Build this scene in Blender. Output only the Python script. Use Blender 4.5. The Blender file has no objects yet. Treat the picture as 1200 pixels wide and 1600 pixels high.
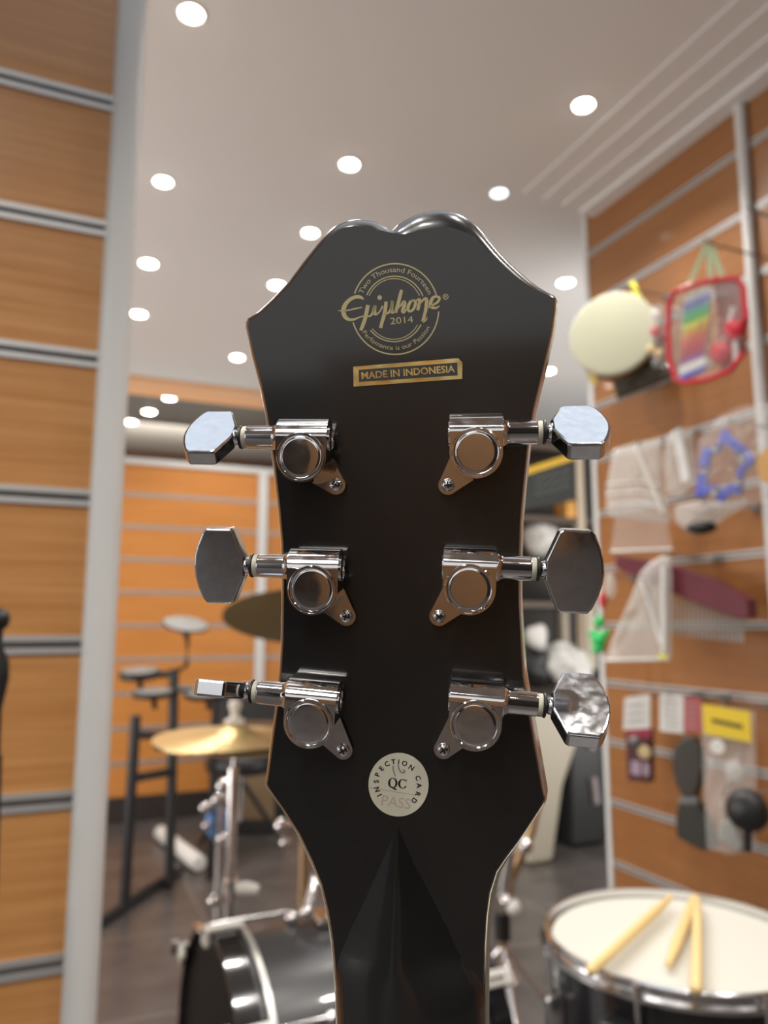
import bpy, bmesh, math, random
from mathutils import Vector, Matrix, Euler
random.seed(7)
PI = math.pi
SC = bpy.context.scene
COL = SC.collection

# ------------------------------------------------------------------ camera
EYE = Vector((0, 0, 1.08))
AZ, PITCH, FPX = math.radians(23.4), math.radians(8.4), 1202.0
cd = bpy.data.cameras.new('camera'); cam = bpy.data.objects.new('camera', cd); COL.objects.link(cam)
cam.location = EYE
cam.rotation_euler = (PI/2 + PITCH, 0, -AZ)
cd.sensor_fit = 'HORIZONTAL'; cd.sensor_width = 36.0; cd.lens = 36.0*FPX/1200.0
cd.clip_start = 0.01; cd.clip_end = 60
cd.dof.use_dof = True; cd.dof.focus_distance = 0.203; cd.dof.aperture_fstop = 15.5
SC.camera = cam
# ------------------------------------------------------------------ world, exposure, large lights
w = bpy.data.worlds.new('world'); SC.world = w; w.use_nodes = True
w.node_tree.nodes['Background'].inputs[0].default_value = (1.0, 0.97, 0.95, 1)
w.node_tree.nodes['Background'].inputs[1].default_value = 0.72
SC.view_settings.view_transform = 'Standard'; SC.view_settings.look = 'None'
SC.view_settings.gamma = 1; SC.view_settings.use_curve_mapping = False
SC.view_settings.exposure = 0.18
SPOT_W = 22.0

def area(name, loc, rot, sx, sy, power, col=(1, .95, .88)):
    l = bpy.data.lights.new(name, 'AREA'); l.shape = 'RECTANGLE'; l.size = sx; l.size_y = sy
    l.energy = power; l.color = col
    o = bpy.data.objects.new(name, l); COL.objects.link(o); o.location = loc; o.rotation_euler = rot
    return o
# area lights added overhead, out of view, for fill and chrome reflections
area('added_light_panel', (-1.6, -1.6, 2.55), (0, 0, 0), 1.2, 1.2, 22)
area('added_light_panel.001', (0.15, 0.55, 2.565), (0, 0, 0), 1.3, 0.9, 3.0, (.76, .88, 1))
# fill lights added unseen behind the display walls, brightening ceiling and walls
area('added_side_fill', (-2.2, 2.7, .7), (math.radians(125), 0, math.radians(-62)), 2.6, 1.2, 54, (1, .97, .93))
area('added_side_fill.001', (3.6, 1.3, .5), (math.radians(160), 0, math.radians(35)), 1.6, 1.4, 66, (1, .97, .93))

area('added_back_uplight', (0.4, 5.6, 2.1), (math.radians(180), 0, 0), 2.4, .5, 14, (1, .9, .75))  # uplight added above the back partition to brighten the far ceiling
# ------------------------------------------------------------------ pixel to place helpers (measuring only)
FW = Vector((math.sin(AZ)*math.cos(PITCH), math.cos(AZ)*math.cos(PITCH), math.sin(PITCH)))
RT = Vector((math.cos(AZ), -math.sin(AZ), 0)); UP = RT.cross(FW)
def ray(px, py): return FW + RT*((px-600)/FPX) + UP*((800-py)/FPX)
def onz(px, py, z): d = ray(px, py); return EYE + d*((z-EYE.z)/d.z)
def onx(px, py, x): d = ray(px, py); return EYE + d*(x/d.x)
def ony(px, py, y): d = ray(px, py); return EYE + d*(y/d.y)
def at(px, py, dist): return EYE + ray(px, py)*dist

# ------------------------------------------------------------------ materials
MATS = {}
def mat(name, col=(.5, .5, .5), rough=.5, metal=0, emit=None, estr=0, coat=0, coatr=.03, alpha=1, trans=0, ior=1.5, spec=.5):
    if name in MATS: return MATS[name]
    m = bpy.data.materials.new(name); m.use_nodes = True
    b = m.node_tree.nodes['Principled BSDF']
    b.inputs['Base Color'].default_value = (*col, 1); b.inputs['Roughness'].default_value = rough
    b.inputs['Metallic'].default_value = metal; b.inputs['Coat Weight'].default_value = coat
    b.inputs['Coat Roughness'].default_value = coatr
    b.inputs['Alpha'].default_value = alpha; b.inputs['Transmission Weight'].default_value = trans
    b.inputs['IOR'].default_value = ior; b.inputs['Specular IOR Level'].default_value = spec
    if emit: b.inputs['Emission Color'].default_value = (*emit, 1); b.inputs['Emission Strength'].default_value = estr
    MATS[name] = m
    return m
def nodes(m): return m.node_tree.nodes, m.node_tree.links, m.node_tree.nodes['Principled BSDF']
def add_noise(m, c1, c2, scale=(1, 1, 1), nscale=6, detail=5, lo=.35, hi=.65, rough=None, bump=0, coord='Object', dist=0):
    N, L, b = nodes(m)
    tc = N.new('ShaderNodeTexCoord'); mp = N.new('ShaderNodeMapping'); mp.inputs['Scale'].default_value = scale
    nz = N.new('ShaderNodeTexNoise'); nz.inputs['Scale'].default_value = nscale; nz.inputs['Detail'].default_value = detail
    nz.inputs['Distortion'].default_value = dist
    cr = N.new('ShaderNodeValToRGB'); cr.color_ramp.elements[0].position = lo; cr.color_ramp.elements[1].position = hi
    cr.color_ramp.elements[0].color = (*c1, 1); cr.color_ramp.elements[1].color = (*c2, 1)
    L.new(tc.outputs[coord], mp.inputs[0]); L.new(mp.outputs[0], nz.inputs['Vector']); L.new(nz.outputs['Fac'], cr.inputs[0])
    L.new(cr.outputs[0], b.inputs['Base Color'])
    if rough:
        mr = N.new('ShaderNodeMapRange'); mr.inputs['To Min'].default_value = rough[0]; mr.inputs['To Max'].default_value = rough[1]
        mr.inputs['From Min'].default_value = .35; mr.inputs['From Max'].default_value = .65
        L.new(nz.outputs['Fac'], mr.inputs['Value']); L.new(mr.outputs[0], b.inputs['Roughness'])
    if bump:
        bp = N.new('ShaderNodeBump'); bp.inputs['Strength'].default_value = bump; bp.inputs['Distance'].default_value = .002
        L.new(nz.outputs['Fac'], bp.inputs['Height']); L.new(bp.outputs[0], b.inputs['Normal'])
    return m
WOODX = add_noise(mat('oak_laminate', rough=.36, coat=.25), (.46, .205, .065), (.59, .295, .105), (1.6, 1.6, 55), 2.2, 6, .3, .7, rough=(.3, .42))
WOOD_SHADED = add_noise(mat('shaded_oak_laminate', rough=.36, coat=.25), (.27, .108, .034), (.34, .15, .05), (1.6, 1.6, 55), 2.2, 6, .3, .7, rough=(.3, .42))  # same oak, its colour darkened for the dimmer light on the right wall
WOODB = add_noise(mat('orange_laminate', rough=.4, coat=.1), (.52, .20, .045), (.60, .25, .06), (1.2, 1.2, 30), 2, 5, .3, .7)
ALU = mat('brushed_aluminium', (.58, .58, .58), .5, .7)
POST = mat('post_enamel', (.66, .67, .66), .38)
GROOVE = mat('groove_shadow', (.20, .19, .18), .5, .5)
CEIL = mat('ceiling_paint', (.80, .80, .80), .8)
DARKCEIL = mat('dark_ceiling_paint', (.055, .052, .05), .5)
BROWN = mat('brown_panel', (.20, .12, .08), .5)
BEAM = mat('wood_beam', (.75, .36, .14), .4)
DARKWALL = mat('dark_wall_panel', (.045, .04, .036), .6)
SKIRT = mat('dark_skirting', (.035, .028, .025), .4)
BUTTON = add_noise(mat('button_chrome', (.8, .8, .82), .1, 1.0), (.74, .76, .80), (.84, .87, .92), (1, 1, 1), 420, 5, .3, .7, rough=(.06, .11))
CHROME = add_noise(mat('tuner_chrome', (.8, .8, .82), .08, 1.0), (.78, .78, .79), (.86, .86, .88), (1, 1, 1), 260, 4, .3, .7, rough=(.03, .11))
CHROME2 = mat('stand_chrome', (.75, .75, .76), .16, 1.0)
BLACK = mat('black_gloss_lacquer', (.013, .013, .013), .25, coat=1.0, coatr=.10, spec=.3)
BLACKP = mat('black_plastic', (.015, .015, .016), .42)
BLACKS = mat('black_drum_shell', (.012, .012, .014), .15, coat=.6)
CREAM = mat('cream_binding', (.80, .74, .58), .35)
WASHER = mat('nylon_washer', (.62, .61, .50), .5)
GOLDP = mat('gold_print', (.52, .45, .24), .42, .35)
GOLDF = add_noise(mat('gold_foil', (.7, .5, .15), .25, .9), (.75, .42, .12), (.70, .62, .28), (1, 1, 1), 90, 2, .35, .65, bump=.25)
PAPER = mat('sticker_paper', (.74, .72, .58), .5)
INK = mat('black_ink', (.012, .012, .012), .5)
PENCIL = mat('pencil_grey', (.28, .27, .22), .6)
STAMP = mat('stamp_pink', (.60, .50, .42), .6)
HEAD = mat('drum_head', (.62, .61, .55), .5)
STICK = mat('stick_maple', (.78, .58, .27), .45)
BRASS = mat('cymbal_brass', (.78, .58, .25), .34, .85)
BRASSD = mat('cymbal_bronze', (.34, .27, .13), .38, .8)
GREYP = mat('grey_rubber', (.19, .19, .185), .5)
WHITEP = mat('white_plastic', (.75, .75, .72), .4)
BAG = mat('clear_plastic', (.85, .85, .83), .16, alpha=.15)
BAGM = mat('milky_plastic', (.80, .79, .75), .2, alpha=.40)
BAGW = mat('white_plastic_wrap', (.76, .75, .72), .25, alpha=.9)
RED = mat('red_plastic', (.62, .03, .05), .3)
MAROON = mat('maroon_lacquer', (.13, .010, .022), .5)
GREEN = mat('green_plastic', (.03, .55, .13), .4)
BLUE = mat('blue_plastic', (.10, .13, .60), .35)
YELLOW = mat('yellow_card', (.80, .58, .03), .5)
BRIGHTY = mat('yellow_strap', (.88, .84, .08), .5)
RIBBON = mat('pale_green_ribbon', (.55, .68, .42), .5)
TAN = mat('cream_vinyl', (.44, .40, .31), .5)
WOODD = mat('dark_wood_shell', (.17, .10, .05), .4)
EMIT = mat('lamp_glow', (1, 1, 1), .5, emit=(1, .93, .82), estr=32)
EMITC = mat('cool_lamp_glow', (1, 1, 1), .5, emit=(.80, .93, 1), estr=3.0)
RINGM = mat('lamp_ring', (.8, .78, .74), .4)

def floor_mat():
    m = mat('floor_tiles', (.06, .055, .052), .32)
    N, L, b = nodes(m)
    tc = N.new('ShaderNodeTexCoord'); br = N.new('ShaderNodeTexBrick')
    br.offset = 0; br.inputs['Scale'].default_value = 1; br.inputs['Brick Width'].default_value = .6; br.inputs['Row Height'].default_value = .6
    br.inputs['Mortar Size'].default_value = .004; br.inputs['Mortar'].default_value = (.17, .15, .13, 1)
    nz = N.new('ShaderNodeTexNoise'); nz.inputs['Scale'].default_value = 5; nz.inputs['Detail'].default_value = 6
    cr = N.new('ShaderNodeValToRGB'); cr.color_ramp.elements[0].color = (.066, .058, .055, 1); cr.color_ramp.elements[1].color = (.100, .090, .086, 1)
    cr.color_ramp.elements[0].position = .35; cr.color_ramp.elements[1].position = .65
    L.new(tc.outputs['Object'], br.inputs['Vector']); L.new(tc.outputs['Object'], nz.inputs['Vector'])
    L.new(nz.outputs['Fac'], cr.inputs[0]); L.new(cr.outputs[0], br.inputs['Color1']); L.new(cr.outputs[0], br.inputs['Color2'])
    L.new(br.outputs['Color'], b.inputs['Base Color'])
    return m
FLOORM = floor_mat()

# ------------------------------------------------------------------ mesh builder
class MB:
    def __init__(s): s.v = []; s.f = []; s.sm = []
    def add(s, vs, fs, smooth=False):
        n = len(s.v); s.v += [Vector(v) for v in vs]; s.f += [tuple(i+n for i in f) for f in fs]; s.sm += [smooth]*len(fs)
        return s
    def box(s, c, d, rot=None):
        c = Vector(c); vs = []
        for i in (-.5, .5):
            for j in (-.5, .5):
                for k in (-.5, .5):
                    p = Vector((i*d[0], j*d[1], k*d[2]))
                    if rot: p = rot @ p
                    vs.append(c+p)
        return s.add(vs, [(0, 1, 3, 2), (4, 6, 7, 5), (0, 4, 5, 1), (2, 3, 7, 6), (0, 2, 6, 4), (1, 5, 7, 3)])
    def lathe(s, prof, c=(0, 0, 0), axis=(0, 0, 1), n=32, close=True, smooth=True):
        """prof: list of (r, h) along axis"""
        c = Vector(c); a = Vector(axis).normalized(); q = Vector((0, 0, 1)).rotation_difference(a).to_matrix()
        vs = []; fs = []
        for r, h in prof:
            for i in range(n):
                t = 2*PI*i/n; vs.append(c + q @ Vector((r*math.cos(t), r*math.sin(t), h)))
        m = len(prof)
        for j in range(m-1):
            for i in range(n):
                fs.append((j*n+i, j*n+(i+1) % n, (j+1)*n+(i+1) % n, (j+1)*n+i))
        s.add(vs, fs, smooth)
        if close:
            b = len(s.v)-len(vs)
            for j in (0, m-1):
                if prof[j][0] > 1e-6:
                    s.f.append(tuple(b+j*n+i for i in range(n))); s.sm.append(False)
        return s
    def cyl(s, p, q, r, r2=None, n=16):
        p = Vector(p); q = Vector(q); L = (q-p).length
        return s.lathe([(r, 0), (r if r2 is None else r2, L)], p, q-p, n)
    def tube(s, pts, r, n=10):
        pts = [Vector(p) for p in pts]
        rr = r if isinstance(r, (list, tuple)) else [r]*len(pts)
        vs = []; fs = []
        ref = Vector((0, 0, 1))
        for i, p in enumerate(pts):
            t = (pts[min(i+1, len(pts)-1)] - pts[max(i-1, 0)]).normalized()
            if abs(t.dot(ref)) > .95: u = t.cross(Vector((1, 0, 0))).normalized()
            else: u = t.cross(ref).normalized()
            v = t.cross(u)
            for k in range(n):
                a = 2*PI*k/n; vs.append(p + (u*math.cos(a) + v*math.sin(a))*rr[i])
        for i in range(len(pts)-1):
            for k in range(n): fs.append((i*n+k, i*n+(k+1) % n, (i+1)*n+(k+1) % n, (i+1)*n+k))
        fs.append(tuple(range(n))); fs.append(tuple(range((len(pts)-1)*n, len(pts)*n)))
        return s.add(vs, fs, True)
    def sphere(s, c, r, sc=(1, 1, 1), n=20, m=12):
        prof = [(max(r*math.sin(PI*j/m), 0), -r*math.cos(PI*j/m)) for j in range(m+1)]
        k = len(s.v); s.lathe(prof, (0, 0, 0), (0, 0, 1), n, close=False)
        for i in range(k, len(s.v)):
            p = s.v[i]; s.v[i] = Vector((p.x*sc[0], p.y*sc[1], p.z*sc[2])) + Vector(c)
        return s
    def prism(s, poly, h0, h1, fn=None, smooth_side=False):
        """poly list of 2D; fn(u, v, h)->3D"""
        fn = fn or (lambda u, v, h: (u, v, h))
        n = len(poly)
        vs = [fn(u, v, h0) for u, v in poly] + [fn(u, v, h1) for u, v in poly]
        s.add(vs, [tuple(range(n)), tuple(range(n, 2*n))])
        b = len(s.v)-2*n
        for i in range(n):
            s.f.append((b+i, b+(i+1) % n, b+n+(i+1) % n, b+n+i)); s.sm.append(smooth_side)
        return s
    def xf(s, M):
        s.v = [M @ v for v in s.v]; return s
    def join(s, o):
        n = len(s.v); s.v += o.v; s.f += [tuple(i+n for i in f) for f in o.f]; s.sm += o.sm; return s
    def build(s, name, material, parent=None, bevel=0, seg=2, sub=0, loc=None):
        me = bpy.data.meshes.new(name)
        me.from_pydata([tuple(v) for v in s.v], [], s.f)
        for p, sm in zip(me.polygons, s.sm): p.use_smooth = sm
        bm = bmesh.new(); bm.from_mesh(me)
        bmesh.ops.remove_doubles(bm, verts=bm.verts, dist=1e-7)
        bmesh.ops.recalc_face_normals(bm, faces=bm.faces); bm.to_mesh(me); bm.free()
        me.materials.append(material); me.update()
        if any(s.sm):
            flags = [p.use_smooth for p in me.polygons]
            me.set_sharp_from_angle(angle=math.radians(42))
            for p, sm in zip(me.polygons, flags): p.use_smooth = sm
        o = bpy.data.objects.new(name, me); COL.objects.link(o)
        if parent: o.parent = parent
        if loc is not None: o.location = loc
        if bevel:
            md = o.modifiers.new('bevel', 'BEVEL'); md.width = bevel; md.segments = seg; md.limit_method = 'ANGLE'; md.angle_limit = math.radians(35)
        if sub:
            md = o.modifiers.new('subsurf', 'SUBSURF'); md.levels = sub; md.render_levels = sub
        return o
def empty(name, loc=(0, 0, 0), rz=0):
    o = bpy.data.objects.new(name, None); COL.objects.link(o); o.location = loc; o.rotation_euler = (0, 0, rz); o.empty_display_size = .05
    return o
def tag(o, label=None, cat=None, group=None, kind=None):
    if label: o['label'] = label
    if cat: o['category'] = cat
    if group: o['group'] = group
    if kind: o['kind'] = kind
    return o
def struct(o, label=None): o['kind'] = 'structure'; return o
def bring_base(o):
    """put a one-mesh thing's origin at its base centre"""
    me = o.data; xs = [v.co.x for v in me.vertices]; ys = [v.co.y for v in me.vertices]; zs = [v.co.z for v in me.vertices]
    c = Vector(((min(xs)+max(xs))/2, (min(ys)+max(ys))/2, min(zs)))
    me.transform(Matrix.Translation(-c)); o.location = o.location + c
    return o
def text_verts(body, size, bend=None, bold=0):
    cu = bpy.data.curves.new('t', 'FONT'); cu.body = body; cu.size = size; cu.align_x = 'CENTER'; cu.resolution_u = 3; cu.offset = bold
    ob = bpy.data.objects.new('t', cu); COL.objects.link(ob)
    dg = bpy.context.evaluated_depsgraph_get(); dg.update()
    me = bpy.data.meshes.new_from_object(ob.evaluated_get(dg))
    vs = [v.co.copy() for v in me.vertices]; fs = [tuple(p.vertices) for p in me.polygons]
    bpy.data.objects.remove(ob); bpy.data.curves.remove(cu); bpy.data.meshes.remove(me)
    return vs, fs

class Fr:
    """a vertical plane through a place, turned about z; traces read on it become local x,z"""
    def __init__(s, loc, rz):
        s.loc = Vector(loc); s.rz = rz
        s.X = Vector((math.cos(rz), math.sin(rz), 0)); s.Y = Vector((-math.sin(rz), math.cos(rz), 0))
    def uv(s, px, py, off=0):
        d = ray(px, py); o = s.loc + s.Y*off - EYE
        t = o.dot(s.Y)/d.dot(s.Y); p = EYE + d*t - s.loc
        return (p.dot(s.X), p.z)
    def p3(s, px, py, y=0):
        u, v = s.uv(px, py, y); return Vector((u, y, v))
    def poly(s, pts, y=0): return [s.uv(a, b, y) for a, b in pts]
    def root(s, name): return empty(name, s.loc, s.rz)
def fnxz(u, v, h): return (u, h, v)
def camfr(px, py, dist, turn=0): return Fr(at(px, py, dist), -AZ + turn)

# ================================================================== the setting
FZ, CZ = 0.0, 2.58
YB = 4.69; XW = 1.741; YL = 1.083; YC = 2.14
struct(MB().box((0.5, -3.0, -.05), (15, 22, .1)).build('floor', FLOORM))
yo0 = onz(250, 592, CZ).y; yo1 = onz(250, 616, CZ).y; yo2 = onz(250, 662, CZ).y; yo3 = onz(250, 706, CZ).y
struct(MB().box((0.5, (yo0-4)/2, CZ+.05), (11, yo0+4, .1)).build('ceiling', CEIL))
struct(MB().box((0.5, (yo0+yo1)/2, CZ+.045), (11, yo1-yo0, .13)).build('trim_1', BEAM))
struct(MB().box((0.5, (yo1+yo2)/2, CZ+.05), (11, yo2-yo1, .1)).build('ceiling_dark', DARKCEIL))
struct(MB().box((0.5, (yo2+yo3)/2, CZ+.05), (11, yo3-yo2, .1)).build('ceiling_far', CEIL))
struct(MB().box((0.5, yo3+.05, 1.3), (11, .1, 2.7)).build('wall_far', BROWN))

def slat_wall(name, fn, L, z0, z1, rails, wood, t=.018, rail_h=.022, back=.03, gcol=True):
    """fn(l, depth, z) -> world; boards between rails, one aluminium channel per rail"""
    zs = sorted(rails); m = MB(); lo = z0
    def bx(mb, l0, l1, d0, d1, a, b):
        vs = [fn(l, d, z) for l in (l0, l1) for d in (d0, d1) for z in (a, b)]
        mb.add(vs, [(0, 1, 3, 2), (4, 6, 7, 5), (0, 4, 5, 1), (2, 3, 7, 6), (0, 2, 6, 4), (1, 5, 7, 3)])
    for z in zs + [None]:
        hi = z1 if z is None else z-rail_h/2
        if hi > lo: bx(m, L[0], L[1], 0, back, lo, hi)
        if z is not None: lo = z+rail_h/2
    bx(m, L[0], L[1], .0125, back+.02, z0, z1)
    wobj = struct(m.build(name, wood, bevel=0))
    for z in zs:
        c = MB(); h = rail_h/2
        bx(c, L[0], L[1], -.003, .012, z+h*.35, z+h*1.05); bx(c, L[0], L[1], -.003, .012, z-h*1.05, z-h*.35)
        r = c.build('slat_channel', ALU, wobj)
        g = MB(); bx(g, L[0], L[1], .006, .0124, z-h*.34, z+h*.34); g.build('channel_recess', GROOVE, r)
    return wobj
P = .1915
# left display wall facing the camera, ends at the aluminium post
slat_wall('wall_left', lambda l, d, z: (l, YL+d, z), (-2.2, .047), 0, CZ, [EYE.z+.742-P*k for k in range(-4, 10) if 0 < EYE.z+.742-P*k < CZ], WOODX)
m = MB(); n = 20
prof = []
for i in range(n): prof.append(((.0625)+.0215*math.copysign(abs(math.cos(2*PI*i/n))**.6, math.cos(2*PI*i/n)), YL+.012+.024*math.copysign(abs(math.sin(2*PI*i/n))**.6, math.sin(2*PI*i/n))))
m.prism(prof, 0, CZ, smooth_side=True)
struct(m.build('trim_2', POST))
# right wall, ends at the corner
rr = [EYE.z+1.342-P*k for k in range(0, 13)]
slat_wall('wall_right', lambda l, d, z: (XW+d, l, z), (-3.6, YC), 0, CZ, [z for z in rr if z > .05], WOOD_SHADED, rail_h=.02)
struct(MB().box((XW+.004, YC+.008, CZ/2), (.018, .022, CZ)).build('trim_3', POST))
struct(MB().box((XW+.31, YC+.012, CZ/2), (.56, .04, CZ)).build('wall_return', CEIL))
o = MB().cyl((XW-.012, 1.437, 0), (XW-.012, 1.437, CZ-.03), .016, n=20).build('trim_4', POST); struct(o)
# stepped cove under the ceiling along the right wall
for i, (a, h) in enumerate(((.30, .005), (.22, .010), (.14, .016), (.06, .028))):
    struct(MB().box((XW-a/2, -.75, CZ-h/2), (a, 5.7, h)).build('cove_step', CEIL))
# back slatted wall with its post
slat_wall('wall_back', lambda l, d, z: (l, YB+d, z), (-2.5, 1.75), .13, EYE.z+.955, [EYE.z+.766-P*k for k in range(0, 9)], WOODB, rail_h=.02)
struct(MB().box((-.375, YB-.002, EYE.z+.965), (4.25, .03, .035)).build('trim_5', POST))
struct(MB().box((-.375, YB-.008, .07), (4.25, .03, .13)).build('baseboard_back', SKIRT))
struct(MB().box((1.195, YB-.015, .13+(EYE.z+.83)/2), (.055, .02, EYE.z+.83)).build('trim_6', POST))
struct(MB().box((3.6, YB+.05, CZ/2), (3.7, .08, CZ)).build('wall_back_dark', DARKWALL))

# unseen low wall and blocks, added for lacquer and chrome to reflect
bw = struct(MB().box((0.3, -3.0, .64), (9, .1, 1.28)).build('added_wall_behind', mat('warm_dark_panel', (.085, .06, .045), .6)))
MB().box((.3, -2.6, 1.1), (2.0, .5, 2.2)).build('reflected_block', BLACKP, bw)
MB().box((-4.6, -1.9, 1.1), (1.6, .5, 2.2)).build('reflected_block', BLACKP, bw)
MB().box((-1.6, -2.7, .68), (1.2, .5, 1.36)).build('reflected_block', mat('reflected_block_brown', (.30, .16, .07), .5), bw)
# ------------------------------------------------------------------ ceiling lights
LAMPS = [
 ((299, 20), 'bright recessed ceiling light at the top left, closest to the camera', 1),
 ((912, 163), 'recessed ceiling light closest to the right slatted wall', 1),
 ((546, 256), 'recessed ceiling light straight above the left hump of the guitar headstock', 1),
 ((255, 283), 'second ceiling light down beside the pale post at left', 1),
 ((780, 301), 'dim bluish ceiling light above the right shoulder of the headstock', 0),
 ((485, 363), 'starry ceiling light touching the upper left slope of the headstock', 1),
 ((232, 411), 'third ceiling light down beside the pale post at left', 1),
 ((884, 441), 'ceiling light between the right headstock corner and the wall corner', 1),
 ((433, 445), 'ceiling light just above the left pointed corner of the headstock', 1),
 ((217, 490), 'fourth ceiling light down beside the pale post at left', 1),
 ((371, 558), 'ceiling light left of the headstock above the top left tuning button', 1),
 ((857, 579), 'ceiling light peeking out behind the right headstock edge below the corner', 1),
 ((265, 621), 'nearest of the three small lights in the dark ceiling strip at the back', 1),
 ((233, 643), 'middle of the three small lights in the dark ceiling strip at the back', 1),
 ((204, 659), 'farthest of the three small lights in the dark ceiling strip at the back', 1)]
def lamp(p, label, warm, r=.042):
    t = tag(empty('ceiling_light', p), label, 'ceiling light', 'recessed ceiling lights')
    MB().lathe([(r*1.0, -.001), (r*1.18, -.005), (r*1.25, 0), (r*1.0, 0)], n=32, close=False).build('trim_ring', RINGM, t)
    MB().lathe([(r, -.004), (r*.7, -.009), (.0001, -.011)], n=32, close=True).build('diffuser', EMIT if warm else EMITC, t)
    l = bpy.data.lights.new('downlight', 'SPOT'); l.energy = SPOT_W*(1 if warm else .35); l.spot_size = math.radians(125); l.spot_blend = .7; l.shadow_soft_size = .04
    l.color = (1, .95, .89) if warm else (.85, .95, 1)
    lo = bpy.data.objects.new('downlight', l); COL.objects.link(lo); lo.parent = t; lo.location = (0, 0, -.03)
    return t
for (q, lab, wm) in LAMPS: lamp(onz(q[0], q[1], CZ) + Vector((0, 0, 0)), lab, wm, .026 if q[1] < 380 else .031 if q[1] < 600 else .040)
for i, (x, y) in enumerate(((.85, .9), (1.3, .55), (.3, -.1), (.9, -.4), (.3, -1.4), (-.6, -.6), (-1.0, .3), (-1.2, -1.4), (1.3, -.9), (-.35, .02), (-.9, .1))):  # unseen spots without fixtures; the last ones added to brighten the left wall
    l = bpy.data.lights.new('downlight', 'SPOT'); l.energy = SPOT_W; l.spot_size = math.radians(125); l.spot_blend = .7; l.shadow_soft_size = .04; l.color = (1, .95, .89)
    lo = bpy.data.objects.new('unseen_overhead_spot', l); COL.objects.link(lo); lo.location = (x, y, CZ-.06)

# ================================================================== the guitar
GY = math.radians(6.5); D0 = .21
GX = (RT*math.cos(GY) - FW*math.sin(GY)); GYY = UP.copy(); GZ = (-FW*math.cos(GY) - RT*math.sin(GY))
GO = EYE + (FW + RT*(20/FPX))*D0
guitar = bpy.data.objects.new('electric_guitar', None); COL.objects.link(guitar)
guitar.matrix_world = Matrix(((GX.x, GYY.x, GZ.x, GO.x), (GX.y, GYY.y, GZ.y, GO.y), (GX.z, GYY.z, GZ.z, GO.z), (0, 0, 0, 1)))
guitar.empty_display_size = .03
tag(guitar, 'glossy black electric guitar headstock seen from behind with chrome tuning machines', 'guitar')
def g(px, py, h=0.0):
    d = ray(px, py); o = GO + GZ*h - EYE
    t = o.dot(GZ)/d.dot(GZ); q = d*t - (GO - EYE)
    return (q.dot(GX), q.dot(GYY))
# outline traced round the silhouette: (px, py, width of the rounded edge seen from here)
OUT = [(612,361,3),(617,356,10),(622,351,16),(631,345,21),(640,340,24),(651,335,25),(662,332,26),(675,330,26),(688,329,26),(700,330,25),(712,333,24),(724,338,23),(735,345,21),(747,356,19),(758,368,17),(770,382,16),(782,396,14),(797,411,12),(812,425,10),(827,438,8),(842,449,6),(856,457,4),(866,462,3.5),(870,468,4),(869,484,4),(864,521,4),(851,580,4),(843,612,4),(836,642,4),(828,693,4),(821,759,4),(816,815,4),(814,883,4),(814,940,4),(817,1000,4),(821,1057,5),(832,1122,6),(843,1184,6),(852,1238,5),(854,1248,4),(850,1258,4),(833,1283,3),(810,1317,3),(791,1342,3),(777,1363,3),(767,1396,3),(762,1433,3),(759,1483,3),(758,1600,3),(758,1760,3),
 (527,1760,3),(526,1600,3),(525,1567,3),(522,1512,3),(518,1471,3),(511,1425,3),(501,1383,3),(486,1346,3),(466,1304,3),(442,1267,3),(417,1231,3),(414,1225,4),(416,1213,4),(423,1159,4),(430,1108,4),(436,1048,4),(439,1000,4),(440,912,4),(439,849,4),(434,793,4),(427,730,4),(414,645,4),(405,600,4),(394,558,4),(384,512,4),(384,504,5),(387,497,5),(405,486,5),(427,465,5),(450,441,5),(475,407,6),(495,382,7),(505,370,8),(515,360,9),(521,355,9),(527,351,9),(536,347,9),(545,345,9),(555,343,10),(565,343,11),(575,344,11),(585,346,11),(594,350,10),(603,355,7),(608,359,4)]
def ring_pts(h, inset=0, ext=0, sub=None):
    pts = []
    n = len(OUT)
    for i, (x, y, wd) in enumerate(OUT):
        a = OUT[i-1]; b = OUT[(i+1) % n]
        tx, ty = b[0]-a[0], b[1]-a[1]; L = math.hypot(tx, ty) or 1
        nx, ny = -ty/L, tx/L            # inward for clockwise-on-screen outline
        k = inset*wd
        if wd > 6: nx, ny, = nx*.35, ny*.35+.65*1
        pts.append((x+nx*k, y+ny*k))
    return [g(px, py, h) for px, py in pts]
hs = MB(); N_ = len(OUT)
rings = [(1.0, 0.0), (.78, -.0003), (.5, -.0009), (.22, -.0019), (.05, -.0030), (0, -.0042)]
vs = []
for ins, h in rings:
    vs += [(u, v, h) for u, v in ring_pts(h, ins)]
last = ring_pts(-.0042, 0)
for h in (-.010, -.0135): vs += [(u*(1+.03*(-h/.0135)), v*(1+.02*(-h/.0135)) if v > 0 else v, h) for u, v in last]
nr = len(rings)+2; fs = [tuple(range(N_))]; sm = [False]
for j in range(nr-1):
    for i in range(N_): fs.append((j*N_+i, j*N_+(i+1) % N_, (j+1)*N_+(i+1) % N_, (j+1)*N_+i)); sm.append(True)
fs.append(tuple(range((nr-1)*N_, nr*N_))); sm.append(False)
hs.add(vs, fs); hs.sm = sm
headstock = hs.build('headstock', BLACK, guitar)
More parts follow.
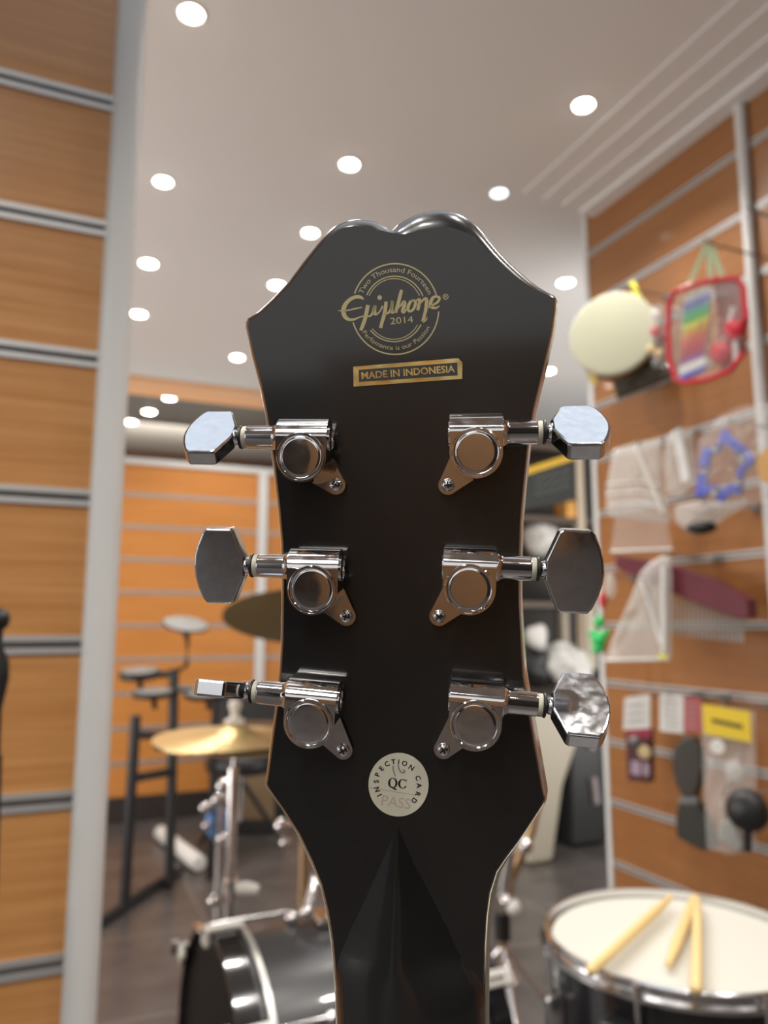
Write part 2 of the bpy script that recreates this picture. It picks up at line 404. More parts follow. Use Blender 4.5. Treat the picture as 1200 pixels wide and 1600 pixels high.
# cream binding round the front face
bd = MB()
BO = [(x, y) for x, y, _ in OUT]
def bpx(i):
    x, y, _ = OUT[i]
    if y > 1335 and x > 700: dx = {1342: 2.5, 1363: 5, 1396: 6.5, 1433: 6.5, 1483: 6}.get(y, 6.5); return (x+dx, y)
    if x < 600 and y > 1300: return (x-1.2, y)
    if x > 800 and y > 470: return (x+.5, y)
    if x < 500 and y > 500: return (x-.1, y)
    return (x, y+2 if y < 500 else y)
bv = []
for h in (-.0136, -.0165):
    bv += [(*g(*bpx(i), h), h) for i in range(N_)]
bd.add(bv, [tuple(range(N_)), tuple(range(N_, 2*N_))])
for i in range(N_): bd.f.append((i, (i+1) % N_, N_+(i+1) % N_, N_+i)); bd.sm.append(True)
bd.build('binding', CREAM, guitar)
# neck: faceted volute growing out of the headstock back
st = [(1286, 618, 623, .05, 0), (1300, 613, 629, .4, 0), (1350, 592, 650, 1.6, 0), (1400, 570, 677, 3.0, 0), (1450, 546, 702, 4.5, 0), (1482, 533, 716, 5.6, 0), (1494, 529, 722, 6.0, .12), (1506, 526, 730, 6.4, .3), (1520, 525, 744, 6.9, .5), (1540, 526, 757, 7.6, .7), (1570, 527, 757, 8.5, .85), (1620, 527, 757, 9.6, 1), (1700, 528, 757, 10.4, 1), (1758, 528, 757, 10.8, 1)]
nk = MB(); K = 28; vs = []
for (y, xl, xr, H, k) in st:
    a = g(xl, y, 0); b = g(xr, y, 0); pk = .06
    for i in range(K+1):
        t = -1+2*i/K
        tri = H*max(0, 1.06-math.sqrt(t*t+.0144)*1.053); rnd = H*math.sqrt(max(0, 1-t*t))
        fl = H*min(1, 1.8*(1-abs(t)))
        tri = tri*.9+fl*.1
        h = (tri*(1-k)+rnd*k)/1000 - .0002
        vs.append((a[0]+(b[0]-a[0])*i/K, a[1]+(b[1]-a[1])*i/K, h))
fs = []
for j in range(len(st)-1):
    for i in range(K): fs.append((j*(K+1)+i, j*(K+1)+i+1, (j+1)*(K+1)+i+1, (j+1)*(K+1)+i))
nk.add(vs, fs, True); nk.build('neck', BLACK, guitar)

# ---- tuning machines
def arcpts(cx, cy, r, a0, a1, n):
    return [(cx+r*math.cos(math.radians(a0+(a1-a0)*i/n)), cy+r*math.sin(math.radians(a0+(a1-a0)*i/n))) for i in range(n+1)]
mm = .001
def tuner(cpx, spx, side, rot, theta, scale=1.0, blen=1.0):
    c = g(*cpx, .0112); sc = g(*spx, .0018)
    R = Matrix.Translation((c[0], c[1], 0)) @ Matrix.Rotation(math.radians(rot), 4, 'Z') @ Matrix.Diagonal((side*mm, mm, mm, 1))
    hw = 6.8
    h = MB()
    dpoly = [(-hw, 5.4)] + arcpts(0, 0, hw, 180, 360, 28) + [(hw, 5.4)]
    h.prism(dpoly, .3, 11.0, smooth_side=False)
    cap = [(5.3, .3)] + arcpts(5.2, 5.6, 5.4, -60, 90, 14)[0:] + [(5.3, 11.0)]
    cap = [(5.3, .3)] + [(5.2+5.3*math.cos(math.radians(t)), 5.7+5.3*math.sin(math.radians(t))) for t in range(-75, 91, 11)] + [(5.3, 11.0)]
    h.prism(cap, -hw, hw, fn=lambda u, v, q: (q, u, v), smooth_side=True)
    h.lathe([(3.4, 0), (3.4, .35), (3.1, .5), (2.9, .2), (.01, .2)], (-hw, 5.2, 5.6), (-1, 0, 0), 24)
    # ear plate down to the screw
    iv = (R.inverted() @ Vector((sc[0], sc[1], .0018)))
    sx, sy = iv.x, iv.y
    ang = math.degrees(math.atan2(sy, sx)); r2 = 2.6
    e = [(5.6*math.cos(math.radians(ang+58)), 5.6*math.sin(math.radians(ang+58)))] + [(6.2*math.cos(math.radians(ang-58)), 6.2*math.sin(math.radians(ang-58)))]
    # teardrop
    tip = arcpts(sx, sy, r2, ang-85, ang+85, 14)
    ear = [e[1]] + tip + [e[0]]
    h.prism(ear, .1, 1.8)
    h.xf(R)
    hs_ = h.build('tuning_machine', CHROME, guitar, bevel=.00035, seg=3)
    # cover
    cv = MB().lathe([(6.35, 10.9), (6.35, 11.5), (6.1, 11.75), (5.75, 11.75), (5.5, 11.45), (5.3, 11.45), (5.1, 11.55), (4.6, 11.58), (2.5, 11.60), (.001, 11.61)], (0, 0, 0), (0, 0, 1), 56).xf(R)
    cv.build('gear_cover', CHROME, hs_)
    # screw
    s_ = MB().lathe([(1.75, 1.7), (1.75, 2.3), (1.35, 2.85), (.6, 3.05), (.001, 3.08)], (sx, sy, 0), (0, 0, 1), 24)
    s_.xf(R); sob = s_.build('mounting_screw', CHROME, hs_)
    a = random.uniform(0, 90)
    cr = MB()
    for q in (a, a+90): cr.box((sx, sy, 2.9), (2.0, .42, .42), Matrix.Rotation(math.radians(q), 3, 'Z'))
    cr.xf(R).build('slot_shade_bars', INK, sob)  # black bars paint in the shade of the cross recess
    # sleeve, washers, button
    ay, az = 5.4, 5.6
    L = 9.2*blen
    sl = MB().lathe([(4.4, 0), (4.4, .4), (3.5, 1.3), (3.25, 2.0), (3.15, L-.4), (3.0, L)], (hw-.1, ay, az), (1, 0, 0), 32).xf(R)
    sl.build('shaft_sleeve', CHROME, hs_)
    x0 = hw+L-.1
    MB().lathe([(2.9, 0), (3.0, .15), (3.0, 1.1), (2.9, 1.25)], (x0, ay, az), (1, 0, 0), 32).xf(R).build('nylon_washer', WASHER, hs_)
    MB().lathe([(2.8, 0), (3.2, .2), (3.2, .7), (2.8, .9)], (x0+1.25, ay, az), (1, 0, 0), 32).xf(R).build('rubber_washer', BLACKP, hs_)
    bx0 = x0+2.15
    B = MB()
    B.lathe([(1.9, 0), (2.1, .5), (2.35, 1.2), (2.3, 1.9), (1.6, 2.6), (.01, 2.7)], (0, 0, 0), (1, 0, 0), 24)
    # kidney-cornered hexagonal grip
    def outl(k):
        e_ = k
        pts = [(1.2+e_, -2.6), (4.4+e_*.5, -10.4+e_), (5.2+e_*.4, -10.9+e_), (12.4-e_*.5, -10.9+e_), (13.6-e_*.8, -9.6+e_*.6)]
        pts += [(16.2-e_-2.4*(t/9.0)**2, t) for t in (-8, -6, -3, 0, 3, 6, 8)]
        pts += [(13.6-e_*.8, 9.6-e_*.6), (12.4-e_*.5, 10.9-e_), (5.2+e_*.4, 10.9-e_), (4.4+e_*.5, 10.4-e_), (1.2+e_, 2.6)]
        return pts
    vs = []; lv = [(-2.35, .55), (-1.95, .05), (1.95, .05), (2.35, .55)]
    for hh, k in lv: vs += [(x, y, hh) for x, y in outl(k)]
    n = len(outl(0)); fs = [tuple(range(n)), tuple(range(3*n, 4*n))]
    for j in range(3):
        for i in range(n): fs.append((j*n+i, j*n+(i+1) % n, (j+1)*n+(i+1) % n, (j+1)*n+i))
    B.add(vs, fs)
    B.xf(Matrix.Diagonal((scale, scale, scale, 1)))
    B.xf(Matrix.Translation((bx0, ay, az)) @ Matrix.Rotation(math.radians(theta), 4, 'X'))
    B.xf(R).build('tuning_button', BUTTON, hs_, bevel=.00025, seg=2)
    return hs_
tuner((469, 713), (525, 758), -1, -1, -50, .93)
tuner((487, 921), (541, 963), -1, -1, 5, .95)
tuner((482, 1130), (536, 1172), -1, -4, 77, .93, .95)
tuner((744, 706), (700, 758), 1, 0, -56)
tuner((733, 920), (686, 963), 1, -2, 5)
tuner((742, 1133), (693, 1171), 1, -4, -56)

# ---- lettering and stickers (flat prints on the lacquer)
def print_mesh(name, material, verts_faces, h, parent, kind=None):
    m = MB()
    for vs, fs in verts_faces: m.add([(v[0], v[1], h) for v in vs], fs)
    return m.build(name, material, parent)
def stroke(pts, widths):
    """variable-width ribbon in pixel space -> local mesh"""
    vs = []; fs = []; n = len(pts)
    if not isinstance(widths, (list, tuple)): widths = [widths]*n
    for i, (x, y) in enumerate(pts):
        a = pts[max(i-1, 0)]; b = pts[min(i+1, n-1)]
        tx, ty = b[0]-a[0], b[1]-a[1]; L = math.hypot(tx, ty) or 1; w = widths[i]/2
        vs += [g(x-ty/L*w, y+tx/L*w), g(x+ty/L*w, y-tx/L*w)]
    for i in range(n-1): fs.append((2*i, 2*i+1, 2*i+3, 2*i+2))
    return vs, fs
def smooth_curve(pts, k=6):
    out = []
    P_ = [pts[0]]+list(pts)+[pts[-1]]
    for i in range(1, len(P_)-2):
        p0, p1, p2, p3 = P_[i-1], P_[i], P_[i+1], P_[i+2]
        for j in range(k):
            t = j/k
            out.append(tuple(.5*((2*p1[q])+(-p0[q]+p2[q])*t+(2*p0[q]-5*p1[q]+4*p2[q]-p3[q])*t*t+(-p0[q]+3*p1[q]-3*p2[q]+p3[q])*t**3) for q in range(len(p1))))
    out.append(tuple(pts[-1])); return out
# crop coordinates of the emblem close-up: x = 520 + X/6, y = 390 + Y/6
def cz(X, Y): return (520+X/6, 390+Y/6)
def cstroke(pts, k=6):
    """pts: (X, Y, width) in close-up units"""
    q = smooth_curve(pts, k); return stroke([cz(a, b) for a, b, _ in q], [c/6 for _, _, c in q])
def arc_stroke(cx, cy, rx, ry, a0, a1, wd, n=60):
    pts = [cz(cx+rx*math.cos(math.radians(a0+(a1-a0)*i/n)), cy+ry*math.sin(math.radians(a0+(a1-a0)*i/n))) for i in range(n+1)]
    return stroke(pts, wd/6)
EM = []
ECX, ECY = 585, 558
EM.append(arc_stroke(ECX, ECY, 405, 425, 200, 342, 13)); EM.append(arc_stroke(ECX-2, ECY, 410, 425, 3, 163, 13))
EM.append(arc_stroke(ECX-5, ECY, 288, 308, 205, 337, 11)); EM.append(arc_stroke(ECX-8, ECY, 262, 285, 206, 334, 8))
EM.append(arc_stroke(ECX-12, ECY, 288, 306, 28, 140, 11)); EM.append(arc_stroke(ECX-14, ECY, 262, 284, 31, 140, 8))
# Epiphone script
SCR = [
 [(290,468,10),(262,448,26),(215,445,30),(160,470,30),(118,515,34),(100,570,38),(112,625,34),(150,655,26),(200,655,18),(250,635,12),(300,620,8)],
 [(48,573,3),(90,574,10),(160,566,12),(220,552,12),(275,542,9)],
 [(330,520,30),(322,560,32),(305,640,32),(285,700,30),(262,758,26)],
 [(322,622,10),(345,625,14),(372,600,20),(385,560,22),(398,525,24)],
 [(398,525,24),(392,580,26),(398,606,24),(420,600,14),(448,570,12),(468,530,16)],
 [(500,488,26),(492,560,30),(480,620,30),(462,680,28),(448,736,26)],
 [(484,605,10),(510,600,16),(538,575,22),(552,530,24),(560,480,24)],
 [(560,480,24),(552,560,26),(560,592,20),(590,575,12)],
 [(645,378,24),(632,430,28),(612,510,28),(588,592,26)],
 [(608,560,8),(640,520,16),(668,490,26),(672,520,30),(655,575,28),(668,586,22),(690,560,12)],
 [(735,480,24),(712,520,26),(705,560,24),(722,580,20),(755,560,22),(775,510,24),(770,480,20),(740,478,14),(760,470,10)],
 [(775,480,10),(800,470,18),(815,470,24),(808,520,26),(795,570,24)],
 [(810,520,10),(840,480,16),(868,460,24),(880,480,28),(872,560,28),(858,620,26),(842,675,24)],
 [(842,675,24),(862,668,18),(880,648,10),(884,630,4)],
 [(895,545,14),(940,520,16),(985,490,20),(1000,455,22),(975,440,20),(940,450,24),(918,495,30),(920,535,26),(955,548,20),(985,540,14),(1000,525,6)],
]
for s_ in SCR: EM.append(cstroke([(a, b, c*1.14) for a, b, c in s_], 5))
EM.append(arc_stroke(440, 450, 10, 11, 0, 360, 22, 24))
EM.append(arc_stroke(1057, 442, 24, 24, 0, 360, 7, 30))
EM.append(cstroke([(1048, 452, 5), (1048, 432, 5), (1060, 432, 5), (1064, 440, 5), (1050, 443, 5)], 2)); EM.append(cstroke([(1054, 443, 4), (1066, 453, 4)], 2))
def arc_text(body, size, cx, cy, r, amid, inward=False, squeeze=1.0, bold=0, ry=1.0):
    """text round an arc; amid in screen degrees (clockwise from +x), letters upright towards outside unless inward"""
    vs, fs = text_verts(body, size, bold=bold)
    out = []; x_ = [v.x for v in vs]; squeeze = math.radians(squeeze)*r/(max(x_)-min(x_)); mid = (max(x_)+min(x_))/2
    for v in vs:
        v.x -= mid
        if not inward: a = math.radians(amid) + v.x*squeeze/r; rad = r + v.y
        else: a = math.radians(amid) - v.x*squeeze/r; rad = r - v.y
        out.append((cx+rad*math.cos(a), cy+ry*rad*math.sin(a)))
    return out, fs
def crop_text(res, f): return ([g(*f(x, y)) for x, y in res[0]], res[1])
EM.append(crop_text(arc_text('Two Thousand Fourteen', 66, ECX, ECY, 333, 270.5, squeeze=134, ry=1.045), cz))
EM.append(crop_text(arc_text('Perfomance is our Passion', 60, ECX-5, ECY, 372, 86, inward=True, squeeze=118, ry=1.03), cz))
def flat_text(body, size, cx, cy, ang, squeeze=1.0, bold=0):
    vs, fs = text_verts(body, size, bold=bold); a = math.radians(ang); out = []
    for v in vs:
        x = v.x*squeeze; y = -v.y
        out.append((cx+x*math.cos(a)-y*math.sin(a), cy+x*math.sin(a)+y*math.cos(a)))
    return out, fs
EM.append(crop_text(flat_text('2014', 88, 648, 692, -5, 1.25), cz))
emb = print_mesh('maker_emblem', GOLDP, EM, .00006, headstock)
tag(emb, 'gold printed round emblem with script lettering')
# origin sticker, gold foil
def gp(pts, h): return [(*g(*cz(x, y)), h) for x, y in pts]
sk = MB(); outer = [(192, 1098), (1175, 1018), (1215, 1060), (1212, 1212), (196, 1285)]
for h in (.00002, .00012): sk.add(gp(outer, h), [tuple(range(5))])
for i in range(5): sk.f.append((i, (i+1) % 5, 5+(i+1) % 5, 5+i)); sk.sm.append(False)
sticker = sk.build('origin_sticker', GOLDF, headstock)
tag(sticker, 'gold foil sticker reading MADE IN INDONESIA')
pn = MB().add(gp([(243, 1128), (1168, 1060), (1170, 1180), (245, 1242)], .00014), [(0, 1, 2, 3)])
pn.build('sticker_panel', mat('sticker_black', (.05, .05, .05), .3), sticker)
print_mesh('sticker_lettering', GOLDF, [crop_text(flat_text('MADE IN INDONESIA', 92, 705, 1182, -4.4, 1.0, 2.0), cz)], .00018, sticker)
# inspection sticker: close-up x = 570 + X/10.909, y = 1170 + Y/10.909
def qz(X, Y): return (570+X/10.909, 1170+Y/10.909)
pts = [qz(575+512*math.cos(t*PI/32), 610+542*math.sin(t*PI/32)) for t in range(64)]
qs = MB()
for h in (.00002, .00012): qs.add([(*g(x, y), h) for x, y in pts], [tuple(range(64))])
for i in range(64): qs.f.append((i, (i+1) % 64, 64+(i+1) % 64, 64+i)); qs.sm.append(False)
q_ = qs.build('inspection_sticker', PAPER, headstock); tag(q_, 'round cream sticker reading INSPECTION CARD QC')
IL = []
def glyph(ch, x, y, ang, size=128, bold=2.5): IL.append(crop_text(flat_text(ch, size, x-0*size, y, ang, .95, bold), qz))
CX, CY, RR = 560, 560, 352
for ch, (x, y), ang in zip('INSPECTION', [(245,790),(205,690),(192,552),(212,436),(280,330),(377,250),(488,212),(578,214),(680,240),(798,312)], [-118,-105,-90,-72,-50,-27,-7,4,15,35]):
    a = math.radians(ang); IL.append(crop_text(flat_text(ch, 118, x-45*math.sin(a)*1, y+45*math.cos(a), ang, 1.0, 3), qz))
for ch, (x, y), ang in zip('CARD', [(912,492),(930,622),(908,765),(845,880)], [68, 88, 108, 128]):
    a = math.radians(ang); IL.append(crop_text(flat_text(ch, 118, x-45*math.sin(a), y+45*math.cos(a), ang, 1.0, 3), qz))
def qstroke(pts, k=6):
    q = smooth_curve(pts, k); return stroke([qz(a, b) for a, b, _ in q], [c/10.909 for _, _, c in q])
def serif_ring(cx, cy, rx, ry, a0, a1, thick, thin, n=40):
    P2 = []
    for i in range(n+1):
        a = math.radians(a0+(a1-a0)*i/n); P2.append((cx+rx*math.cos(a), cy+ry*math.sin(a), thin+(thick-thin)*abs(math.cos(a))**1.6))
    return stroke([qz(a, b) for a, b, _ in P2], [c/10.909 for _, _, c in P2])
IL.append(serif_ring(478, 578, 62, 82, 0, 360, 36, 10))
IL.append(qstroke([(455, 640, 10), (490, 665, 28), (525, 688, 22), (552, 690, 5)]))
IL.append(serif_ring(648, 592, 62, 74, 40, 318, 36, 10))
IL.append(qstroke([(712, 512, 6), (710, 560, 10)])); IL.append(qstroke([(696, 640, 8), (712, 620, 6)]))
print_mesh('sticker_lettering', INK, IL, .00018, q_)
print_mesh('pencil_number', PENCIL, [qstroke([(482, 285, 22), (488, 360, 20), (520, 465, 18)]), qstroke([(568, 270, 24), (580, 330, 22), (620, 392, 24), (665, 398, 26), (685, 370, 18), (650, 352, 12)])], .0002, q_)
print_mesh('pass_stamp', STAMP, [qstroke([(85, 655, 22), (300, 690, 14), (560, 735, 14), (850, 780, 12)]), crop_text(flat_text('PASS', 255, 520, 990, 8, .98), qz)], .00016, q_)

# ================================================================== snare drum (front right)
SZ = EYE.z - .45
sc_ = onz(1060, 1470, SZ); SR = .183
sn = tag(empty('snare_drum', (sc_.x, sc_.y, SZ-.16)), 'black snare drum with white head and chrome rim at the lower right', 'drum')
sb = MB().lathe([(SR-.004, .0), (SR-.004, .155), (SR-.012, .155), (SR-.012, .0)], n=64, close=False).build('shell', BLACKS, sn)
MB().lathe([(SR-.003, .155), (SR-.006, .160), (SR-.02, .1605), (.001, .161)], n=64, close=False).build('drum_head', HEAD, sn)
def hoop(z0, z1, R_, name, parent, mt=CHROME2):
    return MB().lathe([(R_+.001, z0), (R_+.013, z0+.002), (R_+.013, z0+.007), (R_+.004, z0+.009), (R_+.004, z1-.004), (R_+.007, z1-.001), (R_+.005, z1+.001), (R_+.001, z1), (R_, z0+.004), (R_+.001, z0)], n=72, close=False).build(name, mt, parent)
hoop(.148, .171, SR, 'rim', sn); hoop(-.006, .014, SR, 'rim', sn)
for k in range(8):
    a = 2*PI*k/8+.55; ca, sa = math.cos(a), math.sin(a)
    lg = MB().box((ca*(SR+.008), sa*(SR+.008), .078), (.026, .018, .05), Matrix.Rotation(a, 3, 'Z'))
    l_ = lg.build('lug', CHROME2, sn, bevel=.004)
    MB().cyl((ca*(SR+.012), sa*(SR+.012), .0), (ca*(SR+.012), sa*(SR+.012), .165), .0032, n=10).build('tension_rod', CHROME2, l_)
    MB().cyl((ca*(SR+.012), sa*(SR+.012), .157), (ca*(SR+.012), sa*(SR+.012), .170), .0055, n=10).build('rod_head', CHROME2, l_)
a = math.atan2(-sc_.y, -sc_.x)-.05
bdg = MB().lathe([(.001, .003), (.019, .003), (.021, .001), (.021, 0)], (math.cos(a)*(SR-.004), math.sin(a)*(SR-.004), .098), (math.cos(a), math.sin(a), 0), 28, close=False)
bdg.build('badge', mat('badge_grey', (.22, .22, .22), .35, .4), sn)
vs, fs = text_verts('PRACTICE', .013)
tx = MB(); rt_ = -AZ+.09
c_, s_ = math.cos(rt_), math.sin(rt_)
tx.add([(c_*v.x*1.4-s_*(v.y-.135)+.0, s_*v.x*1.4+c_*(v.y-.135), .1618) for v in vs], fs)
tx.v = [Vector((v.x*1.0-.0, v.y, v.z)) for v in tx.v]
# strainer box
a = math.radians(205)
MB().box((math.cos(a)*(SR+.012), math.sin(a)*(SR+.012), .08), (.035, .045, .08), Matrix.Rotation(a, 3, 'Z')).build('strainer', BLACKP, sn, bevel=.004)
# the stand carrying it
ss = tag(empty('snare_stand', (sc_.x, sc_.y, 0)), 'chrome tripod stand under the black snare drum', 'drum stand')
MB().cyl((0, 0, .12), (0, 0, SZ-.21), .012).build('pole', CHROME2, ss)
for k in range(3):
    a = 2*PI*k/3+.3
    MB().tube([(0, 0, .2), (math.cos(a)*.22, math.sin(a)*.22, .012)], .009).build('leg', CHROME2, ss)
    MB().tube([(0, 0, SZ-.24), (math.cos(a)*(SR-.03), math.sin(a)*(SR-.03), SZ-.20), (math.cos(a)*(SR+.016), math.sin(a)*(SR+.016), SZ-.185), (math.cos(a)*(SR+.016), math.sin(a)*(SR+.016), SZ-.165)], .006).build('basket_arm', CHROME2, ss)
def drumstick(butt, tip, label, zz):
    r = .0072
    A = onz(*butt, zz); B_ = onz(*tip, zz); v = (B_-A); L = v.length; d = v.normalized()
    t = empty('drumstick', A); tag(t, label, 'drumstick', 'drumsticks on the snare head')
    MB().lathe([(.001, 0), (r*.75, .002), (r, .006), (r, L*.78), (r*.62, L-.016), (r*.42, L-.011)], (0, 0, 0), d, 16, close=False).build('shaft', STICK, t)
    MB().lathe([(r*.40, L-.0125), (r*.62, L-.008), (r*.60, L-.003), (.0005, L)], (0, 0, 0), d, 16, close=False).build('tip', STICK, t)
ZS = SZ+.0115+.0005
drumstick((921, 1519), (1049, 1401), 'drumstick lying slantwise across the left of the snare head', SZ+.0195)
drumstick((1086, 1402), (1044, 1508), 'shorter leaning drumstick, middle one on the snare head', SZ+.0125)
drumstick((1088, 1549), (1090, 1404), 'drumstick pointing straight at the camera, rightmost on the snare head', SZ+.0195)

# ================================================================== bass drum (bottom left to behind the neck)
BR = .235
bl = at(322, 1700, 1.30); br_ = at(700, 1690, 1.49)
ax = (br_-bl); ax.z = 0; BL = ax.length; ax.normalize()
bz = bl.z
bt = tag(empty('bass_drum', (bl.x+ax.x*BL/2, bl.y+ax.y*BL/2, bz-BR)), 'black bass drum lying on its side behind the lower neck, silver hoops', 'drum')
def bp_(d, a, r):   # point on drum: d along axis from left end, angle from up, radius
    side = Vector((-ax.y, ax.x, 0)); return ax*(d-BL/2) + side*(math.sin(a)*r) + Vector((0, 0, math.cos(a)*r+BR))
c0 = bp_(0, 0, 0)
MB().lathe([(BR, .02), (BR, BL-.02)], c0, ax, 72, close=False).build('shell', mat('charcoal_shell', (.045, .045, .048), .28, coat=.5), bt)
MB().lathe([(BR-.006, .012), (.001, .008)], c0, ax, 72, close=False).build('front_head', mat('black_head', (.003, .003, .003), .45, spec=.15), bt)
MB().lathe([(BR-.006, BL-.012), (.001, BL-.010)], c0, ax, 72, close=False).build('rear_head', HEAD, bt)
for d, mt in ((0, BLACKS), (BL-.04, BLACKS)):
    MB().lathe([(BR+.002, d), (BR+.012, d+.001), (BR+.012, d+.040), (BR+.002, d+.041), (BR-.002, d+.02), (BR+.002, d)], c0, ax, 72, close=False).build('hoop', mt, bt)
for d in (.052, BL-.06):
    MB().lathe([(BR+.003, d), (BR+.010, d+.001), (BR+.010, d+.010), (BR+.003, d+.012)], c0, ax, 72, close=False).build('silver_ring', mat('satin_silver', (.66, .66, .63), .3, .7), bt)
CLAW = mat('claw_silver', (.72, .73, .68), .35, .3)
for k in range(7):
    a = k*2*PI/7+.02
    for sgn, d in ((1, 0), (-1, BL)):
        q = bp_(d+sgn*.026, a, BR+.016); side = Vector((-ax.y, ax.x, 0)); up_ = (bp_(0, a, 1)-bp_(0, a, 0)).normalized(); tg = ax.cross(up_)
        M3 = Matrix((ax, tg, up_)).transposed()
        c = MB().box(q, (.062, .028, .009), M3); c.box(q-ax*sgn*.034-up_*.012, (.010, .028, .030), M3)
        cl = c.build('claw', CLAW, bt, bevel=.003)
        MB().cyl(bp_(d, a, BR+.022), bp_(d+sgn*.14, a, BR+.022), .0035, n=10).build('tension_rod', CHROME2, cl)
        MB().sphere(bp_(d+sgn*.15, a, BR+.010), .013, (1, 1, 1), 14, 8).build('lug', CHROME2, cl)
        # wing key
        MB().box(q-ax*sgn*.045+up_*.004, (.012, .040, .006), M3).build('wing_key', CHROME2, cl, bevel=.002)
# tom mount bracket on top
tb = bp_(BL*.47, -.05, BR)
MB().box(tb+Vector((0, 0, .008)), (.07, .06, .014)).build('mount_plate', CHROME2, bt, bevel=.004)
mtm = MB().tube([tb+Vector((0, 0, .01)), tb+Vector((0, 0, .05)), tb+Vector((-.035, 0, .075)), tb+Vector((-.05, -.01, .03))], .010)
mtm.build('tom_holder', CHROME2, bt)
for dx, dz in ((-.055, .028), (.02, .05), (.055, .032), (-.02, .075), (.045, .058)):
    MB().sphere(tb+Vector((dx, -.02, dz)), .014, (1, 1, 1), 12, 8).build('wing_bolt', CHROME2, bt)
for sgn, d in ((1, .10), (1, BL-.12)):
    for s2 in (-1, 1):
        a = s2*1.9; p0 = bp_(d, a, BR-.002); p1 = bp_(d-(.06 if d < BL/2 else -.06), a, BR+.05); p1.z = -(bz-BR)+.01
        MB().tube([p0, p1], .008).build('spur', CHROME2, bt)

# ================================================================== cymbals and stands
def cymbal(name, c, R_, normal, bell, mt, label, group=None, st_mat=CHROME2, lip=.012):
    t = tag(empty(name, c), label, 'cymbal', group)
    n = Vector(normal).normalized()
    prof = [(.006, bell), (.02, bell*.98), (.035, bell*.72), (.05, bell*.45), (.058, bell*.36), (R_*.6, bell*.20), (R_, 0)]
    prof2 = [(r, h-.0012) for r, h in reversed(prof)]
    MB().lathe(prof+prof2+[prof[0]], (0, 0, 0), n, 72, close=False).build('bow', mt, t)
    return t, n
cc = at(366, 1157, 1.72)
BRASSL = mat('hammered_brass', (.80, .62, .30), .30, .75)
N, L, b = nodes(BRASSL)
wv = N.new('ShaderNodeTexWave'); wv.wave_type = 'RINGS'; wv.rings_direction = 'Z'; wv.inputs['Scale'].default_value = 160; tc = N.new('ShaderNodeTexCoord'); bp = N.new('ShaderNodeBump'); bp.inputs['Strength'].default_value = .25; bp.inputs['Distance'].default_value = .001
L.new(tc.outputs['Object'], wv.inputs[0]); L.new(wv.outputs[0], bp.inputs['Height']); L.new(bp.outputs[0], b.inputs['Normal'])
cymbal('hi_hat_cymbal', cc+Vector((0, 0, .002)), .178, (.02, -.05, 1), .034, BRASSL, 'golden hi-hat cymbal seen edge-on left of the headstock, upper of the pair', 'hi-hat cymbals')
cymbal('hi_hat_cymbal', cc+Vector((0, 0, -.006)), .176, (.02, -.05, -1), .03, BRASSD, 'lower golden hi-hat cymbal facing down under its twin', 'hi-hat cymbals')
hh = tag(empty('hi_hat_stand', (cc.x, cc.y, 0)), 'chrome hi-hat stand whose pole runs down through the golden cymbals', 'cymbal stand')
MB().cyl((0, 0, .05), (0, 0, cc.z-.06), .011).build('pole', CHROME2, hh)
MB().cyl((0, 0, cc.z-.1), (0, 0, cc.z+.085), .0035).build('pull_rod', CHROME2, hh)
MB().lathe([(.001, .036), (.022, .037), (.022, .046), (.010, .048), (.010, .068), (.014, .07), (.014, .085), (.001, .09)], (0, 0, cc.z), n=24, close=False).build('clutch', WHITEP, hh)
zc = at(366, 1378, 1.72).z
MB().cyl((0, 0, zc-.02), (0, 0, zc+.02), .018).build('collar', CHROME2, hh)
MB().tube([(0, 0, zc), (.03, -.02, zc+.004), (.055, -.03, zc)], [.009, .014, .010]).build('wing_bolt', WHITEP, hh)
MB().sphere((-.035, 0, zc-.02), .013).build('wing_bolt', CHROME2, hh)
for k in range(3):
    a = 2*PI*k/3+.5
    MB().tube([(0, 0, .28), (math.cos(a)*.25, math.sin(a)*.25, .01)], .008).build('leg', CHROME2, hh)
MB().box((-.02, -.16, .03), (.08, .26, .015), Matrix.Rotation(.1, 3, 'X')).build('pedal', CHROME2, hh, bevel=.004)
# crash cymbal, tilted so its underside shows; stand behind the headstock
c2 = at(505, 968, 1.88)
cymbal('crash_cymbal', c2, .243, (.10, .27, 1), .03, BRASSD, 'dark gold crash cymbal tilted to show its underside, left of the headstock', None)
cs = tag(empty('crash_stand', (c2.x, c2.y, 0)), 'crash cymbal stand half hidden behind the left edge of the headstock', 'cymbal stand')
foot = at(474, 1440, 1.88)
MB().tube([(0, 0, c2.z-.01), (foot.x-c2.x, foot.y-c2.y, .78), (foot.x-c2.x, foot.y-c2.y, .10)], .0125).build('pole', mat('orange_reflection_chrome', (.55, .38, .22), .3, .8), cs)  # brown base colour paints in the orange room mirrored by the chrome pole
MB().sphere((0, 0, c2.z+.035), .012).build('wing_nut', CHROME2, cs)
q = at(440, 1290, 1.88); q = Vector((q.x-c2.x, q.y-c2.y, q.z))
qq = Vector((foot.x-c2.x, foot.y-c2.y, q.z-.005))
MB().tube([qq, q], .009).build('clamp_arm', CHROME2, cs)
MB().sphere(q, .018).build('clamp_knob', CHROME2, cs); MB().sphere(q+Vector((.01, 0, -.04)), .014).build('clamp_knob', CHROME2, cs)
for k in range(3):
    a = 2*PI*k/3+1.2
    MB().tube([(foot.x-c2.x, foot.y-c2.y, .35), (foot.x-c2.x+math.cos(a)*.27, foot.y-c2.y+math.sin(a)*.27, .01)], .009).build('leg', CHROME2, cs)
